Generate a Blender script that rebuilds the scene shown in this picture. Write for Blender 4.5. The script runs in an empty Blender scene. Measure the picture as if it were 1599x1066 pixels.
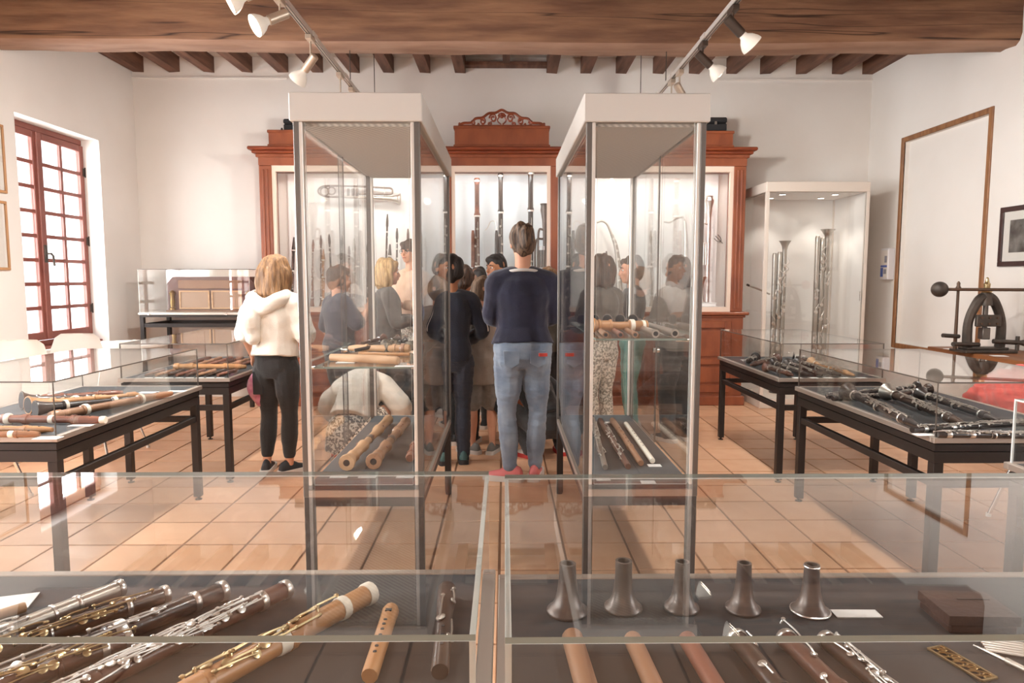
import bpy, bmesh, math, random
import numpy as np
from mathutils import Vector, Matrix, noise as mnoise
random.seed(7)
PI = math.pi
scene = bpy.context.scene
col = scene.collection
V = Vector

# ------------------------------------------------------------------ camera
CAM_H = 1.35
FPX, CXP, CYP, VXP, VYP = 1066.0, 799.5, 533.0, 788.0, 435.0      # 24 mm lens on a 1599 px wide frame
c_pitch = math.atan((CYP - VYP) / FPX)
c_yaw = math.atan((CXP - VXP) / math.hypot(FPX, CYP - VYP))
FWD = V((math.sin(c_yaw) * math.cos(c_pitch), math.cos(c_yaw) * math.cos(c_pitch), -math.sin(c_pitch)))
RGT = V((math.cos(c_yaw), -math.sin(c_yaw), 0))
UPV = RGT.cross(FWD)
CAM = V((0, 0, CAM_H))
cam_d = bpy.data.cameras.new('camera')
cam_d.lens = 24.0; cam_d.sensor_width = 36.0; cam_d.sensor_fit = 'HORIZONTAL'
cam_d.clip_start = 0.05; cam_d.clip_end = 100
cam = bpy.data.objects.new('camera', cam_d); col.objects.link(cam)
mx = Matrix((RGT, UPV, -FWD)).transposed().to_4x4(); mx.translation = CAM
cam.matrix_world = mx
scene.camera = cam

# ------------------------------------------------------------------ view, world, daylight
scene.view_settings.view_transform = 'Standard'
scene.view_settings.look = 'None'
scene.view_settings.gamma = 1.0
scene.view_settings.use_curve_mapping = False
scene.view_settings.exposure = 0.48
scene.cycles.max_bounces = 10
scene.cycles.diffuse_bounces = 5
scene.cycles.glossy_bounces = 4
scene.cycles.transmission_bounces = 4
scene.cycles.transparent_max_bounces = 40
scene.cycles.caustics_reflective = False
scene.cycles.caustics_refractive = False
scene.cycles.sample_clamp_indirect = 4.0
scene.cycles.use_denoising = True
world = bpy.data.worlds.new('daylight'); scene.world = world
world.use_nodes = True
wbg = world.node_tree.nodes['Background']
wbg.inputs[0].default_value = (0.93, 0.97, 1.0, 1)
wbg.inputs[1].default_value = 1.6

def area(name, loc, direction, sx, sy, power, colr):
    d = bpy.data.lights.new(name, 'AREA'); d.shape = 'RECTANGLE'; d.size = sx; d.size_y = sy
    d.energy = power; d.color = colr
    o = bpy.data.objects.new(name, d); col.objects.link(o)
    o.location = loc; o.rotation_euler = V(direction).to_track_quat('-Z', 'Y').to_euler()
    return o
SKYC = (0.93, 0.97, 1.0)
WIN_Y = [6.45, 3.35, 0.55]            # window centres along the left wall; the last two unseen, added for daylight
for i, y in enumerate(WIN_Y):
    area('window_daylight', (-4.62, y, 1.78), (1, 0, 0), 1.5, 2.1, (120, 400, 400)[i], SKYC)
area('window_daylight', (4.62, .55, 1.78), (-1, 0, 0), 1.5, 2.1, 200, SKYC)  # daylight of the added right window, out of view

# ------------------------------------------------------------------ pixel helpers (photo point -> a known plane)
def _ray(x, y): return FWD + RGT * ((x - CXP) / FPX) - UPV * ((y - CYP) / FPX)
def atz(x, y, z):
    r = _ray(x, y); return CAM + r * ((z - CAM_H) / r.z)
def aty(x, y, d):
    r = _ray(x, y); return CAM + r * (d / r.y)

# ------------------------------------------------------------------ materials
def lin(c):
    if isinstance(c, str): c = [int(c[i:i + 2], 16) for i in (1, 3, 5)]
    return tuple((v / 255 / 12.92) if v / 255 <= .04045 else ((v / 255 + .055) / 1.055) ** 2.4 for v in c)
MATS = {}
def M(name, c, rough=.5, metal=0, c2=None, ns=6.0, stretch=(1, 1, 1), bump=0, bs=40.0, coat=0, spec=.5, sheen=0, detail=4, contrast=(.35, .65), rand=0):
    m = bpy.data.materials.new(name); m.use_nodes = True
    nt = m.node_tree; b = nt.nodes['Principled BSDF']; L = nt.links.new
    c = lin(c); b.inputs['Base Color'].default_value = (*c, 1)
    b.inputs['Roughness'].default_value = rough; b.inputs['Metallic'].default_value = metal
    b.inputs['Specular IOR Level'].default_value = spec
    b.inputs['Coat Weight'].default_value = coat; b.inputs['Coat Roughness'].default_value = .15
    if sheen: b.inputs['Sheen Weight'].default_value = sheen
    tc = nt.nodes.new('ShaderNodeTexCoord'); mp = nt.nodes.new('ShaderNodeMapping')
    mp.inputs['Scale'].default_value = stretch; L(tc.outputs['Object'], mp.inputs['Vector'])
    out = None
    if c2 is not None:
        n = nt.nodes.new('ShaderNodeTexNoise'); n.inputs['Scale'].default_value = ns; n.inputs['Detail'].default_value = detail
        L(mp.outputs[0], n.inputs['Vector'])
        r = nt.nodes.new('ShaderNodeValToRGB'); e = r.color_ramp.elements
        e[0].position, e[1].position = contrast; e[0].color = (*c, 1); e[1].color = (*lin(c2), 1)
        L(n.outputs['Fac'], r.inputs[0]); out = r.outputs[0]
        L(out, b.inputs['Base Color'])
    if rand:
        oi = nt.nodes.new('ShaderNodeObjectInfo'); ge = nt.nodes.new('ShaderNodeNewGeometry')
        ad = nt.nodes.new('ShaderNodeMath'); ad.operation = 'ADD'; L(oi.outputs['Random'], ad.inputs[0]); L(ge.outputs['Random Per Island'], ad.inputs[1])
        fr = nt.nodes.new('ShaderNodeMath'); fr.operation = 'FRACT'; L(ad.outputs[0], fr.inputs[0])
        mr = nt.nodes.new('ShaderNodeMapRange'); L(fr.outputs[0], mr.inputs[0]); mr.inputs[3].default_value = 1 - rand; mr.inputs[4].default_value = 1 + rand
        hs = nt.nodes.new('ShaderNodeHueSaturation'); L(mr.outputs[0], hs.inputs['Value'])
        if out: L(out, hs.inputs['Color'])
        else: hs.inputs['Color'].default_value = (*c, 1)
        L(hs.outputs[0], b.inputs['Base Color'])
    if bump:
        n2 = nt.nodes.new('ShaderNodeTexNoise'); n2.inputs['Scale'].default_value = bs; n2.inputs['Detail'].default_value = 3
        L(mp.outputs[0], n2.inputs['Vector'])
        bp = nt.nodes.new('ShaderNodeBump'); bp.inputs['Strength'].default_value = bump; bp.inputs['Distance'].default_value = .01
        L(n2.outputs['Fac'], bp.inputs['Height']); L(bp.outputs[0], b.inputs['Normal'])
    MATS[name] = m
    return m
def emis(name, c, s):
    m = bpy.data.materials.new(name); m.use_nodes = True; nt = m.node_tree
    b = nt.nodes['Principled BSDF']; b.inputs['Base Color'].default_value = (*lin(c), 1)
    b.inputs['Emission Color'].default_value = (*lin(c), 1); b.inputs['Emission Strength'].default_value = s
    MATS[name] = m; return m
def glass(name, tint, rough=0.0, ior=1.5):
    """thin clear pane: see-through with a Fresnel mirror on both faces"""
    m = bpy.data.materials.new(name); m.use_nodes = True; nt = m.node_tree; L = nt.links.new
    nt.nodes.remove(nt.nodes['Principled BSDF']); out = nt.nodes['Material Output']
    t = nt.nodes.new('ShaderNodeBsdfTransparent'); t.inputs[0].default_value = (*tint, 1)
    g = nt.nodes.new('ShaderNodeBsdfGlossy'); g.inputs['Roughness'].default_value = rough; g.inputs[0].default_value = (1, 1, 1, 1)
    ge = nt.nodes.new('ShaderNodeNewGeometry'); mr = nt.nodes.new('ShaderNodeMapRange')
    mr.inputs[3].default_value = ior; mr.inputs[4].default_value = 1 / ior
    L(ge.outputs['Backfacing'], mr.inputs[0])
    f = nt.nodes.new('ShaderNodeFresnel'); L(mr.outputs[0], f.inputs['IOR'])
    mxs = nt.nodes.new('ShaderNodeMixShader'); L(f.outputs[0], mxs.inputs[0]); L(t.outputs[0], mxs.inputs[1]); L(g.outputs[0], mxs.inputs[2])
    L(mxs.outputs[0], out.inputs['Surface'])
    MATS[name] = m; return m

M('plaster', '#ebe6e0', .85, c2='#e6e0d9', ns=1.3, bump=.12, bs=14)
M('ceiling_plaster', '#e8ded4', .9, c2='#dfd4c9', ns=2, bump=.15, bs=20)
M('reveal_white', '#ece8e6', .8)
M('terracotta', '#dcb08e', .33, c2='#d19e79', ns=7, bump=.08, bs=60, spec=.45, rand=.10, contrast=(.3, .75))
M('grout', '#8d6a52', .9)
M('beam_wood', '#6b4a36', .75, c2='#8f6a4e', ns=5, stretch=(.3, 2.5, 2.5), bump=.5, bs=16, detail=8)
def cracks(m):
    nt = m.node_tree; b = nt.nodes['Principled BSDF']; src = b.inputs['Base Color'].links[0].from_socket; mp = [n for n in nt.nodes if n.type == 'TEX_COORD'][0]
    mp2 = nt.nodes.new('ShaderNodeMapping'); mp2.inputs['Scale'].default_value = (.07, .8, 2.2); nt.links.new(mp.outputs['Object'], mp2.inputs['Vector'])
    n = nt.nodes.new('ShaderNodeTexNoise'); n.inputs['Scale'].default_value = 1.7; n.inputs['Detail'].default_value = 3; nt.links.new(mp2.outputs[0], n.inputs['Vector'])
    r = nt.nodes.new('ShaderNodeValToRGB'); e = r.color_ramp.elements; e[0].position, e[1].position = .495, .505; e[0].color = e[1].color = (1, 1, 1, 1)
    k = r.color_ramp.elements.new(.5); k.color = (.18, .14, .12, 1); nt.links.new(n.outputs['Fac'], r.inputs[0])
    mx_ = nt.nodes.new('ShaderNodeMix'); mx_.data_type = 'RGBA'; mx_.blend_type = 'MULTIPLY'; mx_.inputs['Factor'].default_value = 1
    nt.links.new(src, mx_.inputs['A']); nt.links.new(r.outputs[0], mx_.inputs['B']); nt.links.new(mx_.outputs['Result'], b.inputs['Base Color'])
cracks(MATS['beam_wood'])
M('beam_under', '#8d6d59', .8, c2='#a58570', ns=5, stretch=(.4, 2, 2), bump=.4, bs=16)
M('joist_wood', '#5b3d30', .8, c2='#7a5542', ns=6, stretch=(3, .4, 3), bump=.3, bs=20)
M('cabinet_wood', '#935031', .38, c2='#7e4128', ns=7, stretch=(1.2, 4, .5), bump=.06, bs=30, coat=.25)
M('cabinet_wood_dark', '#6e2d13', .45, c2='#8c411f', ns=7, stretch=(.5, 4, 4), coat=.2)
M('niche_wood', '#7d5233', .5, c2='#9b6c45', ns=8, stretch=(3, 3, .6))
M('window_wood', '#8a5146', .5, c2='#7a4238', ns=5)
M('shelf_wood', '#8f5a34', .5, c2='#6d4022', ns=6, stretch=(4, .5, 4), bump=.15)
M('frame_dark', '#3e2522', .4)
M('frame_light', '#b98a5e', .5)
M('paper', '#efe9e2', .8)
M('card', '#f3f1ee', .7)
M('print_dark', '#3a3532', .7, c2='#8a8580', ns=9)
M('print_warm', '#8c7a62', .7, c2='#c9b79c', ns=12)
M('felt', '#1e1b1a', .95, c2='#262220', ns=30, sheen=.2)
M('felt_black', '#1b1a1c', .95, sheen=.15)
M('alu', '#b9ada2', .38, metal=.75)
M('alu_light', '#d5cdc4', .35, metal=.4)
M('alu_grey', '#706a65', .4, metal=.7)
M('steel_dark', '#2c2522', .42, metal=.2, spec=.5)
M('case_white', '#c6c0b8', .45)
M('vit_white', '#ebe6e1', .5)
M('vit_base', '#d9cdc1', .6)
M('cab_white', '#f2f0ee', .8)
M('cab_blue', '#e9f1f5', .8)
M('cream', '#e9d4c2', .6)
M('plastic_white', '#eeeae4', .4)
M('black_plastic', '#1d1d1f', .5)
M('black_case', '#1c1b1d', .6, bump=.2, bs=80)
M('silver', '#e4e0da', .30, metal=1)
M('silver_mid', '#cfcac3', .28, metal=1)
M('silver_dull', '#b5aea5', .35, metal=.9)
M('brass_pale', '#c9b389', .28, metal=1)
M('iron', '#4a433e', .5, metal=.6, c2='#5d544d', ns=12)
M('iron_brown', '#5f4a3c', .5, metal=.5)
M('chrome', '#e8e6e3', .12, metal=1)
M('ebony', '#2a2321', .3, c2='#3a302c', ns=10, coat=.3)
M('ebony_brown', '#453329', .35, c2='#33251d', ns=12, stretch=(.3, 2, 2), coat=.2)
M('rosewood', '#674538', .35, c2='#523226', ns=12, stretch=(.3, 3, 3), coat=.25)
M('boxwood', '#bd8a5a', .4, c2='#a57246', ns=9, stretch=(.4, 3, 3), coat=.2)
M('pearwood', '#a1775a', .42, c2='#8b6247', ns=9, stretch=(.4, 3, 3), coat=.2)
M('pale_wood', '#cfa680', .5, c2='#b98f68', ns=9, stretch=(.4, 3, 3))
M('reddish_wood', '#8c5b48', .4, c2='#774736', ns=9, stretch=(.4, 3, 3), coat=.2)
M('ivory', '#efe6d6', .4)
M('pewter', '#7a6f69', .38, metal=.55, c2='#6a5f59', ns=14)
M('fur', '#3f3932', .9, c2='#857a6a', ns=40, bump=.8, bs=90)
M('leather', '#4a3630', .5, c2='#3b2a25', ns=14, bump=.2, bs=90)
M('gilt', '#9a7c50', .3, metal=.9)
M('red_cloth', '#d0473c', .8, sheen=.3)
M('sign_white', '#e9e7ea', .4)
M('sign_blue', '#5a6fb8', .5)
M('sign_grey', '#9a98a2', .5)
M('organ_wood', '#8f6a52', .5, c2='#7b5743', ns=5)
M('organ_panel', '#a98a74', .5)
M('organ_dark', '#6d4f4a', .5)
# skin, hair, clothes
M('skin_fair', '#d9a181', .55, c2='#cf9274', ns=8)
M('skin_tan', '#b9805c', .55, c2='#a97150', ns=8)
M('skin_dark', '#7c5138', .5, c2='#6b4530', ns=8)
M('lip', '#b0685a', .5)
M('eye_dark', '#241a16', .25)
M('eye_white', '#e9e2dc', .3)
def hairmat(n, a, b): M(n, a, .5, c2=b, ns=26, stretch=(3, 3, .35), bump=.6, bs=70, spec=.4, contrast=(.4, .6))
hairmat('hair_blond', '#98734f', '#6e5036'); hairmat('hair_fair', '#c4a06c', '#9a774a'); hairmat('hair_brown', '#5a4333', '#38291f')
hairmat('hair_light_brown', '#7d6148', '#5d4633'); hairmat('hair_black', '#2b221e', '#1c1613'); hairmat('hair_streak', '#3c2c22', '#7a5f49')
def cloth(n, a, b=None, **k): M(n, a, .9, c2=b or a, ns=k.pop('ns', 10), bump=k.pop('bump', .25), bs=k.pop('bs', 120), sheen=.25, **k)
cloth('knit_white', '#ece4d8', '#e2d8ca'); cloth('leggings_black', '#2b2827', '#262322'); cloth('knit_navy', '#26253a', '#211f31')
cloth('jeans', '#6b788c', '#97a1ad', ns=7, contrast=(.3, .8)); cloth('jacket_navy', '#232532', '#1d1e29'); cloth('trouser_navy', '#2c2e38')
cloth('shirt_grey', '#a2968a', '#978b7f', ns=14); cloth('shorts_grey', '#8f887f', '#7d766e', ns=18); cloth('tee_black', '#1b1a1b')
cloth('tee_charcoal', '#45424a', '#3b3940'); cloth('top_charcoal', '#4c4844', '#403d3a'); cloth('blouse_beige', '#e0bfa4', '#d2ac90')
cloth('leopard', '#d8cbbb', '#4a4038', ns=55, contrast=(.48, .52), detail=1); cloth('olive', '#5a544b', '#4d473f'); cloth('turquoise', '#6fb0a4', '#8cc3b9')
cloth('pattern_white', '#d9cfc0', '#8a8276', ns=60, contrast=(.45, .55)); cloth('pink_cloth', '#d79aa8', '#c2708b', ns=25); cloth('tee_white', '#ddd6cf')
cloth('taupe', '#7d756b', '#6f675e'); cloth('trouser_dark', '#34302e'); cloth('pale_pink', '#e6cdc6'); cloth('scarf_pink', '#d2a7a3', '#b98f8c', ns=20)  # taupe: greyish tone of a glass reflection put into the cloth colour
M('shoe_black', '#2a2829', .6); M('sole_white', '#d8d2cb', .6); M('shoe_pink', '#cf6f6c', .6); M('shoe_white', '#d8d0c8', .6); M('shoe_grey', '#77736d', .6)
M('shoe_coral', '#e0705c', .6); M('shoe_green', '#3f5a57', .6); M('shoe_red', '#b5342f', .6)
glass('glass_clear', (.985, .99, .987)); glass('glass_shelf', (.93, .965, .95)); glass('glass_window', (.99, .99, .99))
M('edge_top', '#8c958c', .3, spec=.6); M('edge_bright', '#dfe0da', .35, spec=.6); M('edge_green', '#7d8a80', .3, spec=.6); M('edge_dark', '#5a5048', .35, spec=.6)  # bright edge paints in lit glass; top edge paints in a dark reflection
emis('lamp_lens', '#fff1dc', 14.0); emis('downlight', '#fff6ea', 9.0)
emis('lamp_reflector', '#d8cfc2', .22)
M('lamp_satin', '#c9b9a6', .35, metal=.6); M('lamp_dark', '#4a3d34', .4, metal=.3)
def wavemat(name, c, cb, scale):
    m = M(name, c, .5); nt = m.node_tree; b = nt.nodes['Principled BSDF']
    tc = [n for n in nt.nodes if n.type == 'TEX_COORD'][0]
    w = nt.nodes.new('ShaderNodeTexWave'); w.inputs['Scale'].default_value = scale; w.bands_direction = 'DIAGONAL'
    nt.links.new(tc.outputs['Object'], w.inputs['Vector'])
    r = nt.nodes.new('ShaderNodeValToRGB'); r.color_ramp.elements[0].color = (*lin(c), 1); r.color_ramp.elements[1].color = (*lin(cb), 1)
    nt.links.new(w.outputs['Fac'], r.inputs[0]); nt.links.new(r.outputs[0], b.inputs['Base Color'])
wavemat('diffuser', '#cfc8bd', '#a39a8f', 22)

# ------------------------------------------------------------------ mesh building
class MB:
    def __init__(s): s.v = []; s.f = []; s.mi = []; s.cur = 0
    def add(s, vs, fs):
        o = len(s.v); s.v += [tuple(v) for v in vs]; s.f += [tuple(o + i for i in f) for f in fs]; s.mi += [s.cur] * len(fs); return s
    def box(s, x0, x1, y0, y1, z0, z1, bev=0):
        if bev and min(x1 - x0, y1 - y0, z1 - z0) > 2.5 * bev:
            vs = []; idx = {}
            for ix, sx in enumerate((x0, x1)):
                for iy, sy in enumerate((y0, y1)):
                    for iz, sz in enumerate((z0, z1)):
                        dx, dy, dz = (bev if ix == 0 else -bev), (bev if iy == 0 else -bev), (bev if iz == 0 else -bev)
                        idx[ix, iy, iz, 0] = len(vs); vs.append((sx, sy + dy, sz + dz))
                        idx[ix, iy, iz, 1] = len(vs); vs.append((sx + dx, sy, sz + dz))
                        idx[ix, iy, iz, 2] = len(vs); vs.append((sx + dx, sy + dy, sz))
            fs = []
            for k in (0, 1):
                fs.append([idx[k, a, b, 0] for a, b in ((0, 0), (0, 1), (1, 1), (1, 0))][::1 if k == 0 else -1])
                fs.append([idx[a, k, b, 1] for a, b in ((0, 0), (1, 0), (1, 1), (0, 1))][::1 if k == 0 else -1])
                fs.append([idx[a, b, k, 2] for a, b in ((0, 0), (0, 1), (1, 1), (1, 0))][::1 if k == 0 else -1])
            for a in (0, 1):
                for b in (0, 1):
                    q = [idx[a, b, 0, 0], idx[a, b, 1, 0], idx[a, b, 1, 1], idx[a, b, 0, 1]]; fs.append(q if (a + b) % 2 else q[::-1])
                    q = [idx[a, 0, b, 0], idx[a, 1, b, 0], idx[a, 1, b, 2], idx[a, 0, b, 2]]; fs.append(q[::-1] if (a + b) % 2 else q)
                    q = [idx[0, a, b, 1], idx[1, a, b, 1], idx[1, a, b, 2], idx[0, a, b, 2]]; fs.append(q if (a + b) % 2 else q[::-1])
            for a in (0, 1):
                for b in (0, 1):
                    for c in (0, 1):
                        t = [idx[a, b, c, 0], idx[a, b, c, 1], idx[a, b, c, 2]]; fs.append(t[::-1] if (a + b + c) % 2 == 0 else t)
            return s.add(vs, fs)
        vs = [(x, y, z) for x in (x0, x1) for y in (y0, y1) for z in (z0, z1)]
        return s.add(vs, [(0, 1, 3, 2), (4, 6, 7, 5), (0, 4, 5, 1), (2, 3, 7, 6), (0, 2, 6, 4), (1, 5, 7, 3)])
    def bar(s, a, b, w, h=None, up=(0, 0, 1)):
        a, b = V(a), V(b); h = h or w; d = (b - a).normalized(); u = V(up)
        if abs(d.dot(u)) > .98: u = V((0, 1, 0))
        sd = d.cross(u).normalized(); u = sd.cross(d)
        vs = [p + sd * (i * w / 2) + u * (j * h / 2) for p in (a, b) for i, j in ((-1, -1), (1, -1), (1, 1), (-1, 1))]
        return s.add(vs, [(0, 1, 2, 3), (7, 6, 5, 4), (0, 4, 5, 1), (1, 5, 6, 2), (2, 6, 7, 3), (3, 7, 4, 0)])
    def rings(s, rs, cap=True):
        n = len(rs[0]); vs = [v for r in rs for v in r]; fs = []
        for k in range(len(rs) - 1):
            for i in range(n):
                j = (i + 1) % n; fs.append((k * n + i, k * n + j, (k + 1) * n + j, (k + 1) * n + i))
        if cap:
            fs.append(tuple(range(n))[::-1]); o = (len(rs) - 1) * n; fs.append(tuple(range(o, o + n)))
        return s.add(vs, fs)
    def lathe(s, a, b, prof, n=16, cap=True):
        """prof: list of (distance from a along a->b, radius)"""
        a, b = V(a), V(b); d = (b - a).normalized(); u = V((0, 0, 1)) if abs(d.z) < .95 else V((1, 0, 0))
        sd = d.cross(u).normalized(); u = sd.cross(d)
        rs = [[a + d * t + (sd * math.cos(2 * PI * i / n) - u * math.sin(2 * PI * i / n)) * r for i in range(n)][::-1] for t, r in prof]
        return s.rings(rs, cap)
    def cyl(s, a, b, r, r2=None, n=12):
        L = (V(b) - V(a)).length
        return s.lathe(a, b, [(0, r), (L, r if r2 is None else r2)], n)
    def tube(s, pts, r, n=8, closed=False, res=0):
        pts = [V(p) for p in pts]
        if res: pts, r = smooth_path(pts, r, res)
        rr = r if hasattr(r, '__len__') else [r] * len(pts)
        rs = []; pu = None
        for i, p in enumerate(pts):
            a = pts[i - 1] if (i or closed) else p; b = pts[(i + 1) % len(pts)] if (i < len(pts) - 1 or closed) else p
            d = (b - a).normalized()
            if pu is None: pu = V((0, 0, 1)) if abs(d.z) < .9 else V((1, 0, 0))
            sd = d.cross(pu).normalized(); u = sd.cross(d).normalized(); pu = u
            rs.append([p + (sd * math.cos(2 * PI * k / n) + u * math.sin(2 * PI * k / n)) * rr[i] for k in range(n)])
        if closed: rs.append(rs[0]); return s.rings(rs, False)
        return s.rings(rs)
    def ball(s, c, r, nu=14, nv=9, ax=None):
        c = V(c); rx, ry, rz = r if hasattr(r, '__len__') else (r, r, r)
        A = ax or (V((1, 0, 0)), V((0, 1, 0)), V((0, 0, 1)))
        rs = []
        for k in range(1, nv):
            t = PI * k / nv; z = -math.cos(t); q = math.sin(t)
            rs.append([c + A[0] * (rx * q * math.cos(2 * PI * i / nu)) + A[1] * (ry * q * math.sin(2 * PI * i / nu)) + A[2] * (rz * z) for i in range(nu)])
        o = len(s.v); s.rings(rs, False); n0 = len(s.v)
        s.v += [tuple(c - A[2] * rz), tuple(c + A[2] * rz)]
        m = o + (nv - 2) * nu
        for i in range(nu):
            j = (i + 1) % nu
            s.f.append((n0, o + j, o + i)); s.f.append((n0 + 1, m + i, m + j)); s.mi += [s.cur] * 2
        return s
    def torus(s, c, R, r, axis=(0, 0, 1), n=24, m=8):
        q = V(axis).normalized().to_track_quat('Z', 'Y'); c = V(c)
        return s.tube([c + q @ V((R * math.cos(2 * PI * i / n), R * math.sin(2 * PI * i / n), 0)) for i in range(n)], r, m, closed=True)
    def prism(s, poly, y0, y1):
        """poly of (x, z) extruded along y"""
        n = len(poly); vs = [(x, y0, z) for x, z in poly] + [(x, y1, z) for x, z in poly]
        fs = [tuple(range(n)), tuple(range(2 * n - 1, n - 1, -1))] + [(i, i + n, (i + 1) % n + n, (i + 1) % n) for i in range(n)]
        return s.add(vs, fs)
    def build(s, name, mat, parent=None, smooth=True, angle=38, loc=None, rot=None):
        me = bpy.data.meshes.new(name); me.from_pydata(s.v, [], s.f)
        bm = bmesh.new(); bm.from_mesh(me); bmesh.ops.recalc_face_normals(bm, faces=bm.faces); bm.to_mesh(me); bm.free()
        mats = mat if isinstance(mat, (list, tuple)) else [mat]
        for m in mats: me.materials.append(MATS[m])
        if len(mats) > 1: me.polygons.foreach_set('material_index', s.mi)
        if smooth:
            me.polygons.foreach_set('use_smooth', [True] * len(me.polygons)); me.set_sharp_from_angle(angle=math.radians(angle))
        me.update()
        return link(name, me, parent, loc, rot)
def smooth_path(pts, r, res):
    rr = list(r) if hasattr(r, '__len__') else [r] * len(pts)
    P = [pts[0] * 2 - pts[1]] + pts + [pts[-1] * 2 - pts[-2]]; Rr = [rr[0]] + rr + [rr[-1]]
    out, ro = [], []
    for i in range(1, len(P) - 2):
        for k in range(res):
            t = k / res; p0, p1, p2, p3 = P[i - 1:i + 3]
            out.append(.5 * ((2 * p1) + (p2 - p0) * t + (2 * p0 - 5 * p1 + 4 * p2 - p3) * t * t + (3 * p1 - p0 - 3 * p2 + p3) * t ** 3))
            ro.append(Rr[i] + (Rr[i + 1] - Rr[i]) * (t * t * (3 - 2 * t)))
    out.append(pts[-1]); ro.append(rr[-1])
    return out, ro
def link(name, me, parent=None, loc=None, rot=None):
    o = bpy.data.objects.new(name, me); col.objects.link(o)
    if parent is not None: o.parent = parent
    if loc is not None: o.location = loc
    if rot is not None: o.rotation_euler = rot
    return o
def tag(o, label=None, cat=None, group=None, kind=None):
    if label: o['label'] = label
    if cat: o['category'] = cat
    if group: o['group'] = group
    if kind: o['kind'] = kind
    return o
def thing(name, label, cat, loc=(0, 0, 0), rz=0, group=None, kind=None, rot=None):
    o = bpy.data.objects.new(name, None); col.objects.link(o); o.empty_display_size = .05
    o.location = loc; o.rotation_euler = rot if rot is not None else (0, 0, rz)
    return tag(o, label, cat, group, kind)
def pane(name, parent, x0, x1, y0, y1, z0, z1, edge='edge_bright', g='glass_clear'):
    """a glass slab whose narrow faces carry the edge material"""
    b = MB(); b.box(x0, x1, y0, y1, z0, z1)
    d = [x1 - x0, y1 - y0, z1 - z0]; k = d.index(min(d))
    # face order: -x +x -y +y -z +z
    b.mi = [0 if i // 2 == k else 1 for i in range(6)]
    return b.build(name, [g, edge], parent, smooth=False)

# ================================================================== SETTING
XW, YB, YF, ZC = 4.1, 7.8, -2.2, 3.78          # side walls, back wall, wall behind the camera, ceiling
def struct(name, mb, mat, parent=None, **k):
    o = mb.build(name, mat, parent, **k)
    if parent is None: o['kind'] = 'structure'
    return o
# floor with terracotta tiles
fl = MB(); fl.box(-XW, XW, YF, YB, -.08, -.006)
floor = struct('floor', fl, 'grout')
TP, TX, TY = .323, -.672, 3.068
def tile_mb(mb, cx, cy, h, gap=.0065):
    a = h / 2 - gap; e = .004
    rs = []
    for z, k in ((-.012, 0), (-.001, 0), (0, e)):
        rs.append([V((cx + i * (a - k), cy + j * (a - k), z)) for i, j in ((-1, -1), (1, -1), (1, 1), (-1, 1))])
    mb.rings(rs)
def seen(cx, cy):
    v = V((cx, cy, 0)) - CAM; k = v.dot(FWD)
    if k < .3: return 0
    x = CXP + FPX * v.dot(RGT) / k; y = CYP - FPX * v.dot(UPV) / k
    return 1 / k if (-60 < x < 1660 and 560 < y < 940) else 0
tm = MB(); tile_mb(tm, 0, 0, TP)
tme = bpy.data.meshes.new('tile'); tme.from_pydata(tm.v, [], tm.f); tme.materials.append(MATS['terracotta']); tme.update()
cells = []
for i in range(-12, 16):
    for j in range(-18, 18):
        cx, cy = TX + (i + .5) * TP, TY + (j + .5) * TP
        if abs(cx) < XW - .02 + TP / 2 and YF < cy - TP / 2 + .1 and cy + TP / 2 < YB + TP / 2:
            cells.append((seen(cx, cy), cx, cy))
cells.sort(key=lambda c: -c[0])
rest = MB()
for n, (s, cx, cy) in enumerate(cells):
    if n < 300 and s > 0:
        o = link('tile', tme, floor, (cx, cy, random.uniform(-.0008, .0008)))
        o.rotation_euler = (random.uniform(-.002, .002), random.uniform(-.002, .002), 0)
    else: tile_mb(rest, cx, cy, TP)
o = rest.build('tile_field', 'terracotta', floor, smooth=False); o['kind'] = 'stuff'

# walls
def wall_x(name, xin, xout, opens):
    """a wall along y with rectangular openings (y0, y1, z0, z1)"""
    mb = MB(); x0, x1 = min(xin, xout), max(xin, xout); y = YF
    for (a, b, z0, z1) in sorted(opens):
        mb.box(x0, x1, y, a, 0, ZC); mb.box(x0, x1, a, b, 0, z0); mb.box(x0, x1, a, b, z1, ZC); y = b
    mb.box(x0, x1, y, YB, 0, ZC)
    return struct(name, mb, 'plaster', smooth=False)
wins = [(5.90, 7.10, .71, 2.74), (2.70, 4.02, .71, 2.74), (-.10, 1.22, .71, 2.74)]
wall_x('wall_left', -XW, -XW - .5, wins)
NY0, NY1, NZ0, NZ1 = 5.87, 7.10, .68, 2.74
mb = MB(); yy = YF
for (a, c, z0, z1, dp) in ((-.10, 1.22, .71, 2.74, .5), (NY0, NY1, NZ0, NZ1, .05)):
    mb.box(XW, XW + .5, yy, a, 0, ZC); mb.box(XW, XW + .5, a, c, 0, z0); mb.box(XW, XW + .5, a, c, z1, ZC); yy = c
    if dp < .5: mb.box(XW + dp, XW + .5, a, c, z0, z1)
mb.box(XW, XW + .5, yy, YB, 0, ZC)
struct('wall_right', mb, 'plaster', smooth=False)
mb = MB(); mb.box(-XW - .5, XW + .5, YB, YB + .4, 0, ZC + .1); struct('wall_back', mb, 'plaster', smooth=False)
mb = MB(); mb.box(-XW - .5, XW + .5, YF - .4, YF, 0, ZC)
struct('wall_front', mb, 'plaster', smooth=False)
mb = MB(); mb.box(-XW - .5, XW + .5, YF - .4, YB + .4, ZC, ZC + .15); struct('ceiling', mb, 'ceiling_plaster', smooth=False)
mb = MB(); mb.box(-XW, -2.4, YB - .02, YB, 3.545, 3.56); struct('trim_1', mb, 'plaster', smooth=False)
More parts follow.
